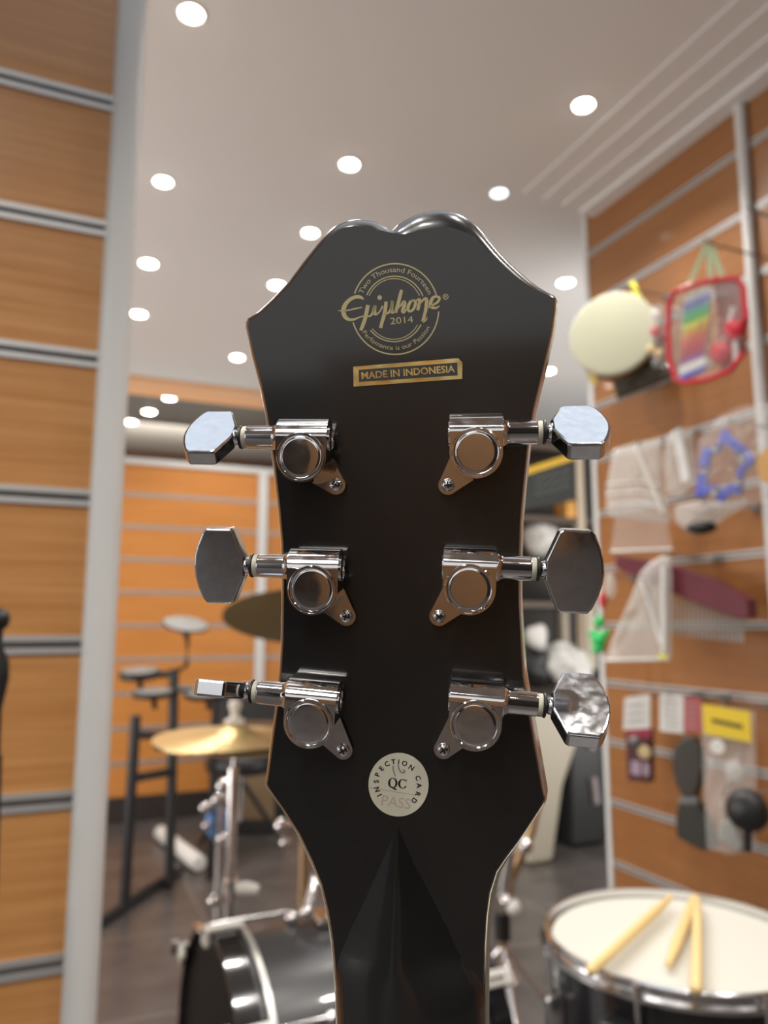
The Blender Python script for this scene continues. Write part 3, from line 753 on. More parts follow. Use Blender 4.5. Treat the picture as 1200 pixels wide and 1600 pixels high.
# tom arm right of the neck
p1 = at(830, 1300, 1.9); p2 = at(800, 1372, 1.9); p3 = at(785, 1440, 1.9)
ts = tag(empty('cymbal_stand', (p3.x, p3.y, 0)), 'chrome boom stand with wing bolts just right of the guitar neck', 'cymbal stand')
O_ = Vector((p3.x, p3.y, 0))
MB().tube([p1-O_+Vector((.02, 0, .06)), p1-O_, p2-O_, p3-O_, Vector((0, 0, .05))], .0115).build('pole', mat('orange_reflection_chrome'), ts)
MB().tube([at(797, 1330, 1.87)-O_, at(786, 1400, 1.87)-O_], .016).build('inner_tube', CHROME2, ts)
MB().sphere(at(822, 1322, 1.86)-O_, .017, (1, 1, 1.1)).build('wing_bolt', CHROME2, ts)
MB().sphere(at(792, 1408, 1.85)-O_, .018).build('wing_bolt', CHROME2, ts)
MB().sphere(at(802, 1418, 1.84)-O_, .019).build('wing_bolt', WHITEP, ts)
MB().cyl(p3-O_+Vector((0, 0, .02)), p3-O_+Vector((0, 0, -.04)), .02).build('collar', BLACKP, ts)
for k in range(3):
    a = 2*PI*k/3+.2
    MB().tube([(0, 0, .3), (math.cos(a)*.24, math.sin(a)*.24, .01)], .009).build('leg', CHROME2, ts)

# ================================================================== electronic drum kit at the back left
ED = 3.3
fe = Fr(Vector((at(290, 1100, ED).x, at(290, 1100, ED).y, 0)), -AZ)
def ep(px, py, y=0): return fe.p3(px, py, y)
er = tag(fe.root('drum_rack'), 'black electronic drum rack standing before the orange slatted wall', 'drum rack')
def estick(name, pts, r, mt=BLACKP, parent=er): return MB().tube(pts, r).build(name, mt, parent)
pA = ep(272, 1045); pB = ep(270, 1250); pA2 = Vector((pB.x, 0, .01))
estick('upright', [pA, pA2], .021)
pC = ep(212, 1118, -.25); estick('upright', [pC, Vector((pC.x-.01, -.25, .01))], .021)
estick('crossbar', [ep(190, 1056), ep(275, 1053)], .016)
estick('crossbar', [ep(208, 1148, -.2), ep(300, 1150), ep(330, 1148)], .018)
estick('crossbar', [ep(215, 1215, -.22), ep(272, 1205)], .018)
estick('crossbar', [ep(272, 1075), ep(330, 1078), ep(400, 1070)], .014, GREYP)
upx = ep(430, 1180); estick('upright', [Vector((ep(330, 1060).x, .1, ep(330, 1080).z)), Vector((ep(330, 1060).x, .1, .01))], .016)
estick('cymbal_arm', [ep(272, 1050), ep(292, 1040), ep(293, 1000), ep(286, 985)], .010)
estick('foot', [Vector((pB.x-.1, -.25, .02)), Vector((pB.x, .2, .02))], .018); estick('foot', [Vector((pC.x-.05, -.45, .02)), Vector((pC.x+.05, .0, .02))], .018)
def pad(px, py, r, label, thick=.03, mt=GREYP, nrm=(0, -.25, 1), y=0):
    c = ep(px, py, y); wpos = fe.loc + fe.X*c.x + fe.Y*c.y + Vector((0, 0, c.z))
    t = tag(empty('drum_pad', wpos, -AZ), label, 'drum pad', 'electronic drum pads')
    MB().lathe([(r*.3, -thick), (r*.95, -thick), (r, -thick*.7), (r, 0), (r*.97, .003)], (0, 0, 0), nrm, 32).build('pad_shell', BLACKP, t)
    MB().lathe([(r*.94, .0035), (r*.5, .008), (.001, .010)], (0, 0, 0), nrm, 32, close=False).build('pad_surface', mt, t)
    MB().tube([Vector((0, 0, -thick)), Vector((0, .03, -thick-.05))], .012).build('pad_mount', BLACKP, t)
pad(290, 975, .10, 'tilted grey cymbal pad, highest pad of the electronic kit', .008, GREYP, (.2, -.30, 1))
pad(218, 1048, .085, 'grey pad beside the pale post, above the rack bar', .03, GREYP, (0, -.15, 1))
pad(240, 1080, .085, 'lower small grey pad under the upper left one', .02, GREYP, (0, -.1, 1), -.1)
pad(325, 1082, .10, 'grey pad right of the rack upright behind the hi-hat cymbals', .02, mat('mesh_white', (.30, .30, .29), .5), (0, -.1, 1))
# cream rubber ended beater at left
c = ep(182, 1062, -.05)
# drum throne
tc_ = ep(375, 1185, .5); th = tag(empty('drum_throne', fe.loc+fe.X*tc_.x+fe.Y*.5), 'black round drum stool behind the golden hi-hat cymbals', 'stool')
MB().lathe([(.001, tc_.z-.06), (.15, tc_.z-.06), (.165, tc_.z-.04), (.165, tc_.z), (.15, tc_.z+.02), (.001, tc_.z+.025)], n=40, close=False).build('seat', BLACKP, th)
MB().cyl((0, 0, .15), (0, 0, tc_.z-.05), .018).build('pole', CHROME2, th)
for k in range(3):
    a = 2*PI*k/3+.1; MB().tube([(0, 0, .35), (math.cos(a)*.24, math.sin(a)*.24, .012)], .012).build('leg', BLACKP, th)
# amplifier / speaker behind
ka = ep(375, 1130, .5); am = tag(empty('drum_amplifier', fe.loc+fe.X*(ep(395, 1130, .95).x)+fe.Y*.95, -AZ), 'dark box amplifier behind the hi-hat cymbals', 'amplifier')
MB().box((0, 0, .35), (.34, .26, .70)).build('cabinet', BLACKP, am, bevel=.01)
MB().box((0, -.132, .33), (.29, .006, .5)).build('grille', mat('brown_grille', (.16, .10, .05), .7), am)
# white tube and blue cloth on the floor
pa = onz(252, 1298, .05); pb = onz(310, 1345, .05)
d = (pb-pa); t = tag(empty('paper_roll', (pa.x, pa.y, 0)), 'white rolled tube lying on the dark floor before the drum rack', 'roll')
MB().lathe([(.001, -.02), (.03, -.015), (.036, 0), (.033, d.length*.5), (.036, d.length), (.03, d.length+.012), (.001, d.length+.015)], (0, 0, .04), d, 24, close=False).build('tube', WHITEP, t)
pq = at(338, 1285, 2.3)
t = tag(empty('blue_glove', (pq.x, pq.y, pq.z-.05)), 'small crumpled blue cloth hanging behind the hi-hat pole', 'cloth')
b_ = MB().sphere((0, 0, .05), .035, (1, .6, 1.25), 18, 12)
b_.sphere((.025, 0, .02), .025, (1, .6, 1.1), 14, 10); b_.sphere((-.012, 0, .09), .02, (1, .7, 1), 14, 10)
for i, v in enumerate(b_.v): b_.v[i] = v + Vector((math.sin(v.z*160+v.x*90), math.cos(v.x*150), math.sin(v.x*130+v.z*70)))*.004
b_.build('cloth', mat('blue_cloth', (.13, .28, .62), .7), t)
pk = at(345, 1240, 2.3); kp = tag(empty('pedal_stand', (pk.x, pk.y, 0)), 'slim chrome stand with wing nuts holding the blue cloth', 'stand')
O2 = Vector((pk.x, pk.y, 0))
MB().cyl((0, 0, .01), pk-O2+Vector((0, 0, .03)), .010).build('pole', CHROME2, kp)
for qx, qy, r in ((352, 1228, .022), (342, 1250, .018), (322, 1262, .016), (350, 1310, .017), (325, 1290, .014)):
    MB().sphere(at(qx, qy, 2.28)-O2, r, (1.2, .8, 1)).build('wing_nut', CHROME2, kp)
MB().tube([at(318, 1262, 2.29)-O2, at(360, 1244, 2.29)-O2], .009).build('clamp_arm', CHROME2, kp)
MB().tube([at(338, 1262, 2.3)-O2, at(338, 1315, 2.3)-O2], .006).build('hanging_rod', CHROME2, kp)

# microphone at the left frame edge
mp = ony(-2, 968, .86); mi = tag(empty('microphone', (mp.x, mp.y, mp.z-.2)), 'dark microphone on a stand at the left frame edge', 'microphone')
O3 = Vector((mp.x, mp.y, mp.z-.2))
MB().sphere((0, 0, .2), .0105, (1, 1, 1.1)).build('grille', BLACKP, mi)
MB().tube([Vector((0, 0, .19)), ony(-3, 1010, .86)-O3, ony(2, 1035, .86)-O3, ony(2, 1060, .86)-O3, ony(-4, 1110, .86)-O3, ony(-5, 1180, .86)-O3], [.005, .004, .0075, .0075, .004, .003]).build('body', BLACKP, mi)
MB().tube([ony(-5, 1180, .86)-O3, ony(-12, 1400, .86)-O3, Vector((-.012, 0, -(mp.z-.2)+.02))], .005).build('stand_rod', BLACKP, mi)
MB().lathe([(.001, 0), (.09, 0), (.09, .012), (.001, .02)], (-.012, 0, -(mp.z-.2)), n=28, close=False).build('stand_base', BLACKP, mi)

# ================================================================== goods on the right wall
RW = -PI/2
def wfr(px, py, x, turn=25): return Fr(onx(px, py, x), RW + math.radians(turn))
def slab(fr, pts, y0, y1, name, mt, parent, bevel=0):
    poly = fr.poly(pts, (y0+y1)/2)
    return MB().prism(poly, y0, y1, fn=fnxz).build(name, mt, parent, bevel=bevel)
def puff(fr, pts, depth, name, mt, parent, y=0, wr=.004, n=7, seed=1):
    """inflated bag from an outline: rings shrink towards the middle front and back, with wrinkles"""
    rnd = random.Random(seed)
    poly = fr.poly(pts, y)
    dens = []
    for i in range(len(poly)):
        a, b2 = poly[i], poly[(i+1) % len(poly)]
        for k in range(4): dens.append((a[0]+(b2[0]-a[0])*k/4, a[1]+(b2[1]-a[1])*k/4))
    cx = sum(p[0] for p in dens)/len(dens); cy = sum(p[1] for p in dens)/len(dens)
    m = MB(); vs = []; M_ = len(dens)
    layers = []
    for j in range(n+1): layers.append((1-(j/n)**1.0*.985, 1))
    for sg in (-1, 1):
        base = len(vs)
        for (k, _) in layers:
            hgt = depth*math.sqrt(max(0, 1-k**2.2))
            for (x, z) in dens:
                ww = wr*(1-k*.6)
                vs.append((cx+(x-cx)*k+rnd.uniform(-ww, ww)*.5*(k < .98), y+sg*hgt*(.5+.5*rnd.random()**.5 if k < .98 else 0)*1.0, cy+(z-cy)*k+rnd.uniform(-ww, ww)*.5*(k < .98)))
        fs = []
        for j in range(n):
            for i in range(M_): fs.append((base+j*M_+i, base+j*M_+(i+1) % M_, base+(j+1)*M_+(i+1) % M_, base+(j+1)*M_+i))
        fs.append(tuple(base+n*M_+i for i in range(M_)))
        m.f += fs; m.sm += [True]*len(fs)
    m.v = [Vector(v) for v in vs]
    return m.build(name, mt, parent)
def hook(px, py, L=.16, x=XW, label='slim metal hook', cat='hook'):
    p = onx(px, py, x-L); p.x = x-.004
    o = MB().tube([(0, 0, 0), (-L*.95, 0, .0), (-L-.01, 0, .010)], .003, 8)
    o.box((-.002, 0, 0), (.006, .03, .018))
    ob = o.build('display_hook', GREYP); ob.location = p
    return tag(ob, label, cat, 'hooks on the right wall')
for a, b, L_, lab in ((1107, 380, .25, 'display hook carrying the red instrument bag'), (990, 452, .14, 'display hook behind the pale hand drum'),
        (1120, 656, .24, 'display hook carrying the bag with the blue star'), (1042, 868, .19, 'display hook carrying the triangular bag with white edge'),
        (1175, 330, .2, 'empty display hook right of the wall post'), (936, 900, .14, 'display hook carrying the green toy'),
        (996, 1089, .12, 'display hook carrying the maroon accessory box'), (1050, 1088, .10, 'display hook carrying the white hanging card'),
        (1082, 1092, .12, 'display hook carrying the red and pink card'), (1076, 1155, .14, 'display hook carrying the dark brush'),
        (1136, 1108, .16, 'display hook carrying the yellow header pack'), (1168, 1242, .19, 'display hook carrying the black round knob'),
        (1028, 480, .14, 'display hook carrying the small shaker packet'), (1000, 694, .16, 'display hook carrying the leftmost clear triangle bag'),
        (1064, 672, .18, 'display hook carrying the narrow bag with the white strip'), (1100, 786, .19, 'display hook carrying the bag with the black egg'),
        (1002, 566, .08, 'display hook carrying the dark green pouch')):
    hook(a, b, L_, label=lab)
# hand drum
f = wfr(957, 521, 1.56, 38); t = f.root('hand_drum'); tag(t, 'round hand drum with pale skin hanging at the wall corner', 'hand drum')
r_ = abs(f.uv(957, 457)[1]-f.uv(957, 585)[1])/2
MB().lathe([(r_*.99, .0), (r_, .004), (r_*1.0, .07), (r_*.96, .07), (r_*.96, .002)], (0, 0, 0), (0, 1, 0), 56, close=False).build('shell', WOODD, t)
MB().lathe([(r_*1.01, .012), (r_*1.01, .0), (r_*.97, -.004), (r_*.94, -.0045), (.001, -.005)], (0, 0, 0), (0, 1, 0), 56, close=False).build('skin', mat('pale_skin', (.56, .57, .42), .55), t)
st_ = f.poly([(983, 444), (992, 440), (1014, 486), (1004, 492)], .03)
MB().prism(st_, .02, .03, fn=fnxz).build('strap', BRIGHTY, t)
MB().prism(f.poly([(919, 583), (932, 583), (934, 602), (922, 600)], .02), .01, .02, fn=fnxz).build('strap_end', mat('tan_strap', (.72, .56, .18), .5), t)
# small percussion packet
f = wfr(1030, 525, 1.60, 25); t = f.root('shaker_packet'); tag(t, 'small clear packet with red and wooden shakers beside the hand drum', 'packet')
puff(f, [(1014, 478), (1038, 474), (1046, 520), (1044, 574), (1020, 576), (1012, 530)], .02, 'bag', BAG, t, seed=3)
for (x, y, r, mt) in ((1024, 518, .017, RED), (1034, 530, .015, MAROON), (1018, 545, .014, STICK), (1030, 552, .013, STICK), (1026, 492, .014, WHITEP), (1026, 568, .012, GREYP)):
    u, v = f.uv(x, y); MB().sphere((u, 0, v), r, (1, .8, 1), 14, 8).build('shaker', mt, t)
# dark hanging bags behind the drum
f = wfr(1000, 590, 1.66, 15); t = f.root('gig_pouch'); tag(t, 'dark green pouch hanging under the hand drum and shakers', 'pouch')
puff(f, [(955, 590), (1000, 560), (1045, 565), (1050, 590), (1000, 612), (965, 625)], .02, 'pouch', mat('olive_cloth', (.055, .045, .03), .8), t, seed=4)
# red-trimmed instrument bag
f = wfr(1105, 520, 1.50, 28); t = f.root('instrument_bag'); tag(t, 'clear bag with red edges and pale green ribbon holding toy instruments', 'bag')
OB = [(1047, 468), (1056, 456), (1085, 444), (1115, 438), (1152, 434), (1162, 450), (1166, 500), (1163, 550), (1140, 580), (1100, 594), (1070, 598), (1055, 592), (1046, 560), (1044, 510)]
puff(f, OB, .035, 'clear_panel', BAG, t, seed=5, wr=.003)
ob3 = [f.p3(x, y, -.01) for x, y in OB]+[f.p3(*OB[0], -.01)]
MB().tube(ob3, .0075).build('red_piping', RED, t)
ob3 = [f.p3(x, y, .02) for x, y in OB]+[f.p3(*OB[0], .02)]
MB().tube(ob3, .005).build('red_piping', RED, t)
slab(f, [(1115, 440), (1152, 436), (1164, 500), (1162, 552), (1140, 580), (1128, 584), (1122, 500)], .024, .03, 'back_panel', mat('sheer_red', (.35, .07, .06), .5, alpha=.75), t)
for a, b in (((1104, 380), (1074, 452)), ((1106, 380), (1111, 440)), ((1110, 380), (1128, 432)), ((1100, 384), (1124, 382))):
    pa = f.p3(*a, 0); pb = f.p3(*b, 0); w_ = .006
    MB().add([pa+Vector((-w_, 0, 0)), pa+Vector((w_, 0, 0)), pb+Vector((w_*1.3, 0, 0)), pb+Vector((-w_*1.3, 0, 0)), pa+Vector((-w_, .002, 0)), pa+Vector((w_, .002, 0)), pb+Vector((w_*1.3, .002, 0)), pb+Vector((-w_*1.3, .002, 0))], [(0, 1, 2, 3), (4, 5, 6, 7), (0, 1, 5, 4), (1, 2, 6, 5), (2, 3, 7, 6), (3, 0, 4, 7)]).build('ribbon', RIBBON, t)
gk = f.root('toy_glockenspiel'); tag(gk, 'toy glockenspiel with rainbow bars inside the red-edged bag', 'glockenspiel')
cols = [(.55, .58, .66), (.16, .18, .55), (.10, .45, .35), (.12, .55, .12), (.75, .72, .08), (.80, .40, .08), (.75, .16, .10), (.60, .08, .10), (.45, .06, .12), (.30, .12, .35)]
for i, c_ in enumerate(cols):
    y0 = 456+i*11.2; x0 = 1070-i*.8; x1 = 1112-i*.8-i*.4
    sl = [(x0, y0+10), (x1, y0-8), (x1, y0+1), (x0, y0+19)]
    slab(f, sl, -.012, -.006, 'tone_bar', mat('bar_%d' % i, c_, .3), gk, .001)
slab(f, [(1064, 480), (1076, 460), (1108, 446), (1106, 552), (1066, 578)], -.005, .004, 'frame', mat('glock_frame', (.5, .45, .35), .5), gk)
slab(f, [(1062, 573), (1104, 557), (1103, 570), (1062, 588)], -.014, -.006, 'white_bar', WHITEP, gk, .001)
slab(f, [(1062, 589), (1103, 571), (1103, 577), (1064, 596)], -.014, -.006, 'blue_bar', BLUE, gk, .001)
for (x, y, hx, hy, lab) in ((1147, 516, 1150, 575, 'upper red toy maraca inside the red-edged bag'), (1126, 551, 1146, 480, 'lower red toy maraca inside the red-edged bag')):
    mr = f.root('toy_maraca'); tag(mr, lab, 'maraca', 'red toy maracas')
    u, v = f.uv(x, y); h2 = f.p3(hx, hy, .0)
    MB().sphere((u, 0, v), .027, (1, .9, 1.1), 20, 12).build('head', RED, mr)
    MB().tube([(u, .0, v), h2], .006).build('handle', mat('maraca_handle', (.72, .70, .68), .4), mr)
# clear bags row
f = wfr(1000, 780, 1.58, 30); t = f.root('triangle_bag'); tag(t, 'clear bag with metal triangle under the red bag, left of the row', 'bag')
puff(f, [(958, 702), (1000, 690), (1034, 686), (1036, 760), (1050, 806), (1044, 818), (950, 806), (946, 770)], .022, 'bag', BAGM, t, seed=8)
slab(f, [(962, 800), (1040, 806), (1050, 858), (954, 862)], -.004, .004, 'lower_flap', BAG, t)
MB().tube([f.p3(a, b, -.02) for a, b in ((994, 700), (1036, 800))], .006).build('striker', WHITEP, t)
MB().tube([f.p3(a, b, -.004) for a, b in ((954, 862), (1050, 858))], .004).build('hem', WHITEP, t)
for y_ in (756, 772, 790): MB().tube([f.p3(a, b, -.02) for a, b in ((948, y_), (1000, y_-4), (1030, y_+2))], .0025).build('fold', WHITEP, t)
f = wfr(1065, 730, 1.56, 30); t = f.root('bell_bag'); tag(t, 'narrow clear bag with white strip between the triangle and blue star bags', 'bag')
puff(f, [(1042, 680), (1060, 668), (1084, 672), (1088, 755), (1060, 776), (1040, 770), (1036, 720)], .02, 'bag', BAGM, t, seed=9)
slab(f, [(1050, 676), (1064, 668), (1078, 750), (1066, 756)], -.026, -.02, 'white_strip', WHITEP, t, .001)
f = wfr(1140, 740, 1.50, 30); t = f.root('star_bag'); tag(t, 'crumpled clear bag around a blue star-shaped tambourine', 'bag')
puff(f, [(1090, 690), (1120, 652), (1160, 634), (1215, 628), (1225, 690), (1215, 775), (1170, 790), (1110, 798), (1085, 770)], .045, 'bag', BAG, t, seed=11, wr=.012)
tb_ = f.root('star_tambourine'); tag(tb_, 'blue star-shaped toy tambourine in the crumpled clear bag', 'tambourine')
SO = [(1133, 668), (1144, 684), (1162, 696), (1182, 718), (1163, 738), (1158, 772), (1142, 772), (1128, 786), (1112, 772), (1088, 778), (1092, 742), (1098, 704), (1122, 694)]
ctr = (1134, 728)
SI = [(ctr[0]+(x-ctr[0])*.66, ctr[1]+(y-ctr[1])*.66) for x, y in SO]
po = f.poly(SO, -.01); pi_ = f.poly(SI, -.01); n = len(SO)
m = MB(); m.v = [Vector((u, h, v)) for h in (-.022, .005) for u, v in po+pi_]
for i in range(n):
    j = (i+1) % n
    m.f += [(i, j, n+j, n+i), (2*n+i, 2*n+j, 3*n+j, 3*n+i), (i, j, 2*n+j, 2*n+i), (n+i, n+j, 3*n+j, 3*n+i)]; m.sm += [False]*4
m.build('frame', BLUE, tb_, bevel=.003)
for x, y in ((1118, 700), (1160, 715), (1155, 752), (1118, 768), (1100, 735)):
    u, v = f.uv(x, y, -.02); MB().lathe([(.001, 0), (.010, .001), (.011, .004), (.001, .006)], (u, -.03, v), (0, 1, 0), 16, close=False).build('jingle', CHROME2, tb_)
slab(f, [(1182, 720), (1200, 700), (1222, 700), (1222, 760), (1190, 752)], -.01, .02, 'orange_card', mat('orange_card', (.70, .36, .06), .5), t)
f = wfr(1090, 810, 1.55, 30); t = f.root('egg_bag'); tag(t, 'clear bag with a black egg-shaped toy below the blue star bag', 'bag')
puff(f, [(1052, 790), (1090, 782), (1140, 784), (1166, 778), (1168, 790), (1130, 810), (1115, 830), (1080, 836), (1055, 815)], .02, 'bag', BAGM, t, seed=14)
u, v = f.uv(1096, 824); MB().sphere((u, 0, v), .026, (1.5, 1, .7)).build('egg', BLACKP, t)
# bar chimes
f = wfr(1090, 930, 1.64, 10); t = f.root('bar_chimes'); tag(t, 'maroon bar chimes with a row of silver tubes on the right wall', 'chimes')
slab(f, [(968, 868), (1050, 882), (1118, 905), (1176, 938), (1177, 966), (1160, 966), (1100, 944), (1040, 920), (968, 888)], -.03, .01, 'wooden_bar', MAROON, t, .003)
K_ = 24
for i in range(K_):
    k = i/(K_-1); x = 1010+k*150; ytop = 905+(964-905)*k; ybot = 985+k*18+ (6 if x > 1045 else 0)
    MB().tube([f.p3(x, ytop, -.01), f.p3(x, ybot-4, -.01)], .0030, 8).build('chime_tube', mat('chime_grey', (.40, .41, .40), .4, .15), t)
# triangular white bag
f = wfr(1010, 960, 1.55, 30); t = f.root('triangle_pack'); tag(t, 'triangular clear pack with white edges in front of the chimes', 'pack')
TP = [(1034, 868), (1048, 866), (1050, 900), (1048, 1030), (945, 1034), (960, 990), (985, 935), (1000, 895), (1012, 882)]
puff(f, TP, .018, 'pack', BAGM, t, seed=16, wr=.003)
MB().tube([f.p3(a, b, -.022) for a, b in ((1038, 885), (1038, 1020))], .008).build('white_edge', WHITEP, t)
MB().tube([f.p3(a, b, -.02) for a, b in ((1000, 905), (1020, 960), (1032, 1005))], .005).build('white_fold', WHITEP, t)
MB().tube([f.p3(a, b, 0) for a, b in ((946, 1032), (1046, 1030))], .005).build('hem', WHITEP, t)
u, v = f.uv(1036, 1026, -.02); MB().box((u, -.022, v), (.022, .004, .012)).build('yellow_tag', BRIGHTY, t)
# green toy
f = wfr(936, 985, 1.60, 35); t = f.root('toy_figure'); tag(t, 'bright green toy with a red top hanging by the wall corner', 'toy')
b_ = MB()
for x, y, r, sz in ((936, 972, .016, 1.3), (936, 1000, .024, 1.1), (934, 1014, .020, .8), (926, 990, .012, 1), (947, 990, .012, 1)):
    u, v = f.uv(x, y); b_.sphere((u, 0, v), r, (1, .8, sz), 16, 10)
b_.build('body', GREEN, t)
u, v = f.uv(942, 938); MB().sphere((u, .0, v), .018, (.7, .7, 1.4)).build('red_top', RED, t)
u, v = f.uv(952, 915); MB().sphere((u, .01, v), .022, (.9, .7, 1.9)).build('clear_wrap', BAGM, t)
# carded accessories
LINE = mat('print_grey', (.30, .30, .29), .6)
def card(f, pts, name, mt, parent, lines=4, y=-.004):
    c = slab(f, pts, y-.002, y, name, mt, parent)
    (x0, y0), (x1, y1), (x2, y2), (x3, y3) = pts
    for i in range(lines):
        k = (i+1)/(lines+1); a = (x0+(x3-x0)*k+(x1-x0)*.15, y0+(y3-y0)*k); b = (x0+(x3-x0)*k+(x1-x0)*.75, y0+(y3-y0)*k+(y1-y0)*.6)
        slab(f, [a, b, (b[0], b[1]+2.2), (a[0], a[1]+2.2)], y-.0032, y-.002, 'print_line', LINE, c)
    return c
f = wfr(1000, 1150, 1.62, 30); t = f.root('accessory_box'); tag(t, 'maroon accessory box under a white card, left of the carded goods', 'accessory')
card(f, [(976, 1090), (1016, 1084), (1016, 1138), (974, 1140)], 'white_card', WHITEP, t, 3)
slab(f, [(980, 1140), (1019, 1138), (1020, 1222), (984, 1218)], -.03, .01, 'box', mat('wine_box', (.075, .012, .016), .35), t, .003)
slab(f, [(979, 1140), (1018, 1138), (1018, 1152), (980, 1154)], -.032, -.03, 'maroon_band', mat('maroon_band', (.30, .02, .05), .4), t)
u, v = f.uv(1006, 1175, -.034); MB().lathe([(.001, -.004), (.018, -.003), (.019, 0)], (u, -.031, v), (0, 1, 0), 20, close=False).build('gold_seal', mat('seal', (.62, .48, .25), .4), t)
slab(f, [(986, 1188), (1001, 1190), (1001, 1212), (986, 1209)], -.033, -.031, 'pale_print', mat('lilac_print', (.40, .30, .38), .5), t)
slab(f, [(1005, 1192), (1014, 1193), (1014, 1213), (1005, 1211)], -.033, -.031, 'pale_print', mat('lilac_print'), t)
u, v = f.uv(992, 1158, -.03); MB().sphere((u, -.03, v), .016).build('clasp', GREYP, t)
f = wfr(1050, 1115, 1.64, 25); t = f.root('string_card'); tag(t, 'white hanging card with grey print right of the maroon box', 'card')
card(f, [(1031, 1084), (1068, 1086), (1068, 1146), (1031, 1142)], 'card', WHITEP, t, 5)
f = wfr(1082, 1115, 1.62, 25); t = f.root('brush_card'); tag(t, 'red and pink hanging card beside the white one', 'card')
card(f, [(1069, 1088), (1096, 1090), (1096, 1144), (1069, 1144)], 'card', mat('rose_card', (.45, .09, .10), .5), t, 5)
f = wfr(1088, 1235, 1.60, 25); t = f.root('hand_brush'); tag(t, 'dark grey brush with oval top and flared bristles, hanging under the cards', 'brush')
slab(f, [(1070, 1152), (1085, 1150), (1098, 1168), (1102, 1195), (1096, 1225), (1090, 1243), (1070, 1243), (1060, 1225), (1053, 1195), (1057, 1168)], -.02, .02, 'handle', mat('brush_dark', (.05, .043, .038), .6), t, .006)
slab(f, [(1066, 1243), (1092, 1243), (1094, 1254), (1064, 1254)], -.018, .018, 'ferrule', GREYP, t, .002)
slab(f, [(1064, 1254), (1094, 1254), (1108, 1280), (1124, 1322), (1100, 1326), (1062, 1306), (1060, 1280)], -.022, .022, 'bristles', mat('bristles', (.045, .042, .036), .8), t, .004)
f = wfr(1135, 1210, 1.58, 25); t = f.root('accessory_pack'); tag(t, 'clear pack with yellow header card and grey parts inside', 'pack')
card(f, [(1097, 1100), (1172, 1112), (1174, 1160), (1100, 1146)], 'yellow_header', YELLOW, t, 0, y=-.02)
slab(f, [(1112, 1122), (1160, 1132), (1160, 1139), (1112, 1128)], -.0235, -.022, 'print_line', mat('print_dark', (.12, .09, .02), .6), t)
puff(f, [(1096, 1100), (1180, 1112), (1182, 1200), (1180, 1330), (1140, 1335), (1105, 1325), (1098, 1200)], .016, 'bag', mat('sheer_bag', (.8, .8, .78), .2, alpha=.22), t, seed=21)
u, v = f.uv(1121, 1167, -.02); MB().lathe([(.003, -.002), (.017, -.002), (.018, 0), (.003, 0), (.003, -.002)], (u, -.02, v), (0, 1, 0), 24, close=False).build('white_disc', WHITEP, t)
u, v = f.uv(1146, 1205, -.01); MB().sphere((u, -.005, v), .024, (1, .5, 1.1)).build('clear_knob', BAGM, t)
slab(f, [(1124, 1286), (1145, 1278), (1163, 1322), (1150, 1330), (1130, 1310)], -.014, -.002, 'grey_tip', mat('tip_grey', (.40, .41, .38), .5), t, .002)
MB().tube([f.p3(a, b, -.01) for a, b in ((1138, 1215), (1128, 1250), (1126, 1290))], .004).build('clear_wire', BAGM, t)
f = wfr(1168, 1268, 1.55, 25); t = f.root('round_clip'); tag(t, 'black round knob with short stem hanging right of the yellow pack', 'accessory')
u, v = f.uv(1168, 1266); MB().lathe([(.001, -.03), (.03, -.028), (.045, -.018), (.05, 0), (.04, .02), (.001, .024)], (u, 0, v), (0, 1, 0), 28, close=False).build('knob', BLACKP, t)
MB().tube([f.p3(1168, 1280), f.p3(1168, 1330)], .010).build('stem', BLACKP, t)

# ================================================================== shelf and goods behind the wall corner
YS = 3.55
fs_ = Fr(ony(870, 1000, YS), 0); fs_.loc.z = 0
BEIGE = mat('beige_frame', (.55, .46, .35), .5)
sh = tag(fs_.root('display_shelf'), 'beige display shelf in the dark back corner between headstock and right wall', 'shelf')
x0 = fs_.uv(790, 900)[0]; x1 = fs_.uv(908, 900)[0]; x2 = fs_.uv(944, 900)[0]
for xx in (x0, x1, x2): MB().box((xx, 0, 1.05), (.045, .05, 2.1)).build('upright', BEIGE, sh)
for xx in (x0, x2): MB().box((xx, .4, 1.05), (.045, .05, 2.1)).build('upright', BEIGE, sh)
for pz in (700, 812, 945, 1080): MB().box(((x0+x2)/2, .2, fs_.uv(870, pz)[1]), (x2-x0, .42, .03)).build('shelf_board', mat('shelf_dark', (.10, .075, .055), .5), sh)
MB().box(((x0+x2)/2, .43, 1.05), (x2-x0+.04, .02, 2.1)).build('back_panel', DARKWALL, sh)
MB().box((fs_.uv(917, 990)[0], -.035, fs_.uv(917, 985)[1]), (.06, .012, .42)).build('price_strip', TAN, sh)
# chalkboard with yellow frame
cb = tag(fs_.root('framed_sign'), 'black sign in a yellow frame on the back shelf', 'sign')
CBP = [(812, 735), (903, 706), (905, 780), (812, 798)]
MB().prism(fs_.poly(CBP, -.04), -.045, -.03, fn=fnxz).build('board', mat('board_black', (.025, .028, .026), .4), cb)
for a, b in (((812, 740), (903, 711)), ((901, 709), (903, 780))):
    pa = fs_.p3(*a, -.045); pb = fs_.p3(*b, -.045); d = pb-pa
    w_ = .016 if a[0] == 812 else .012; dirn = d.normalized(); nn = Vector((-dirn.z, 0, dirn.x))*w_
    MB().add([pa+nn, pb+nn, pb-nn, pa-nn]+[q+Vector((0, -.012, 0)) for q in (pa+nn, pb+nn, pb-nn, pa-nn)], [(0, 1, 2, 3), (4, 5, 6, 7), (0, 1, 5, 4), (1, 2, 6, 5), (2, 3, 7, 6), (3, 0, 4, 7)]).build('frame', mat('yellow_frame', (.80, .50, .04), .4) if a[0] == 812 else BEIGE, cb)
chalk = mat('chalk_marks', (.16, .17, .16), .8)
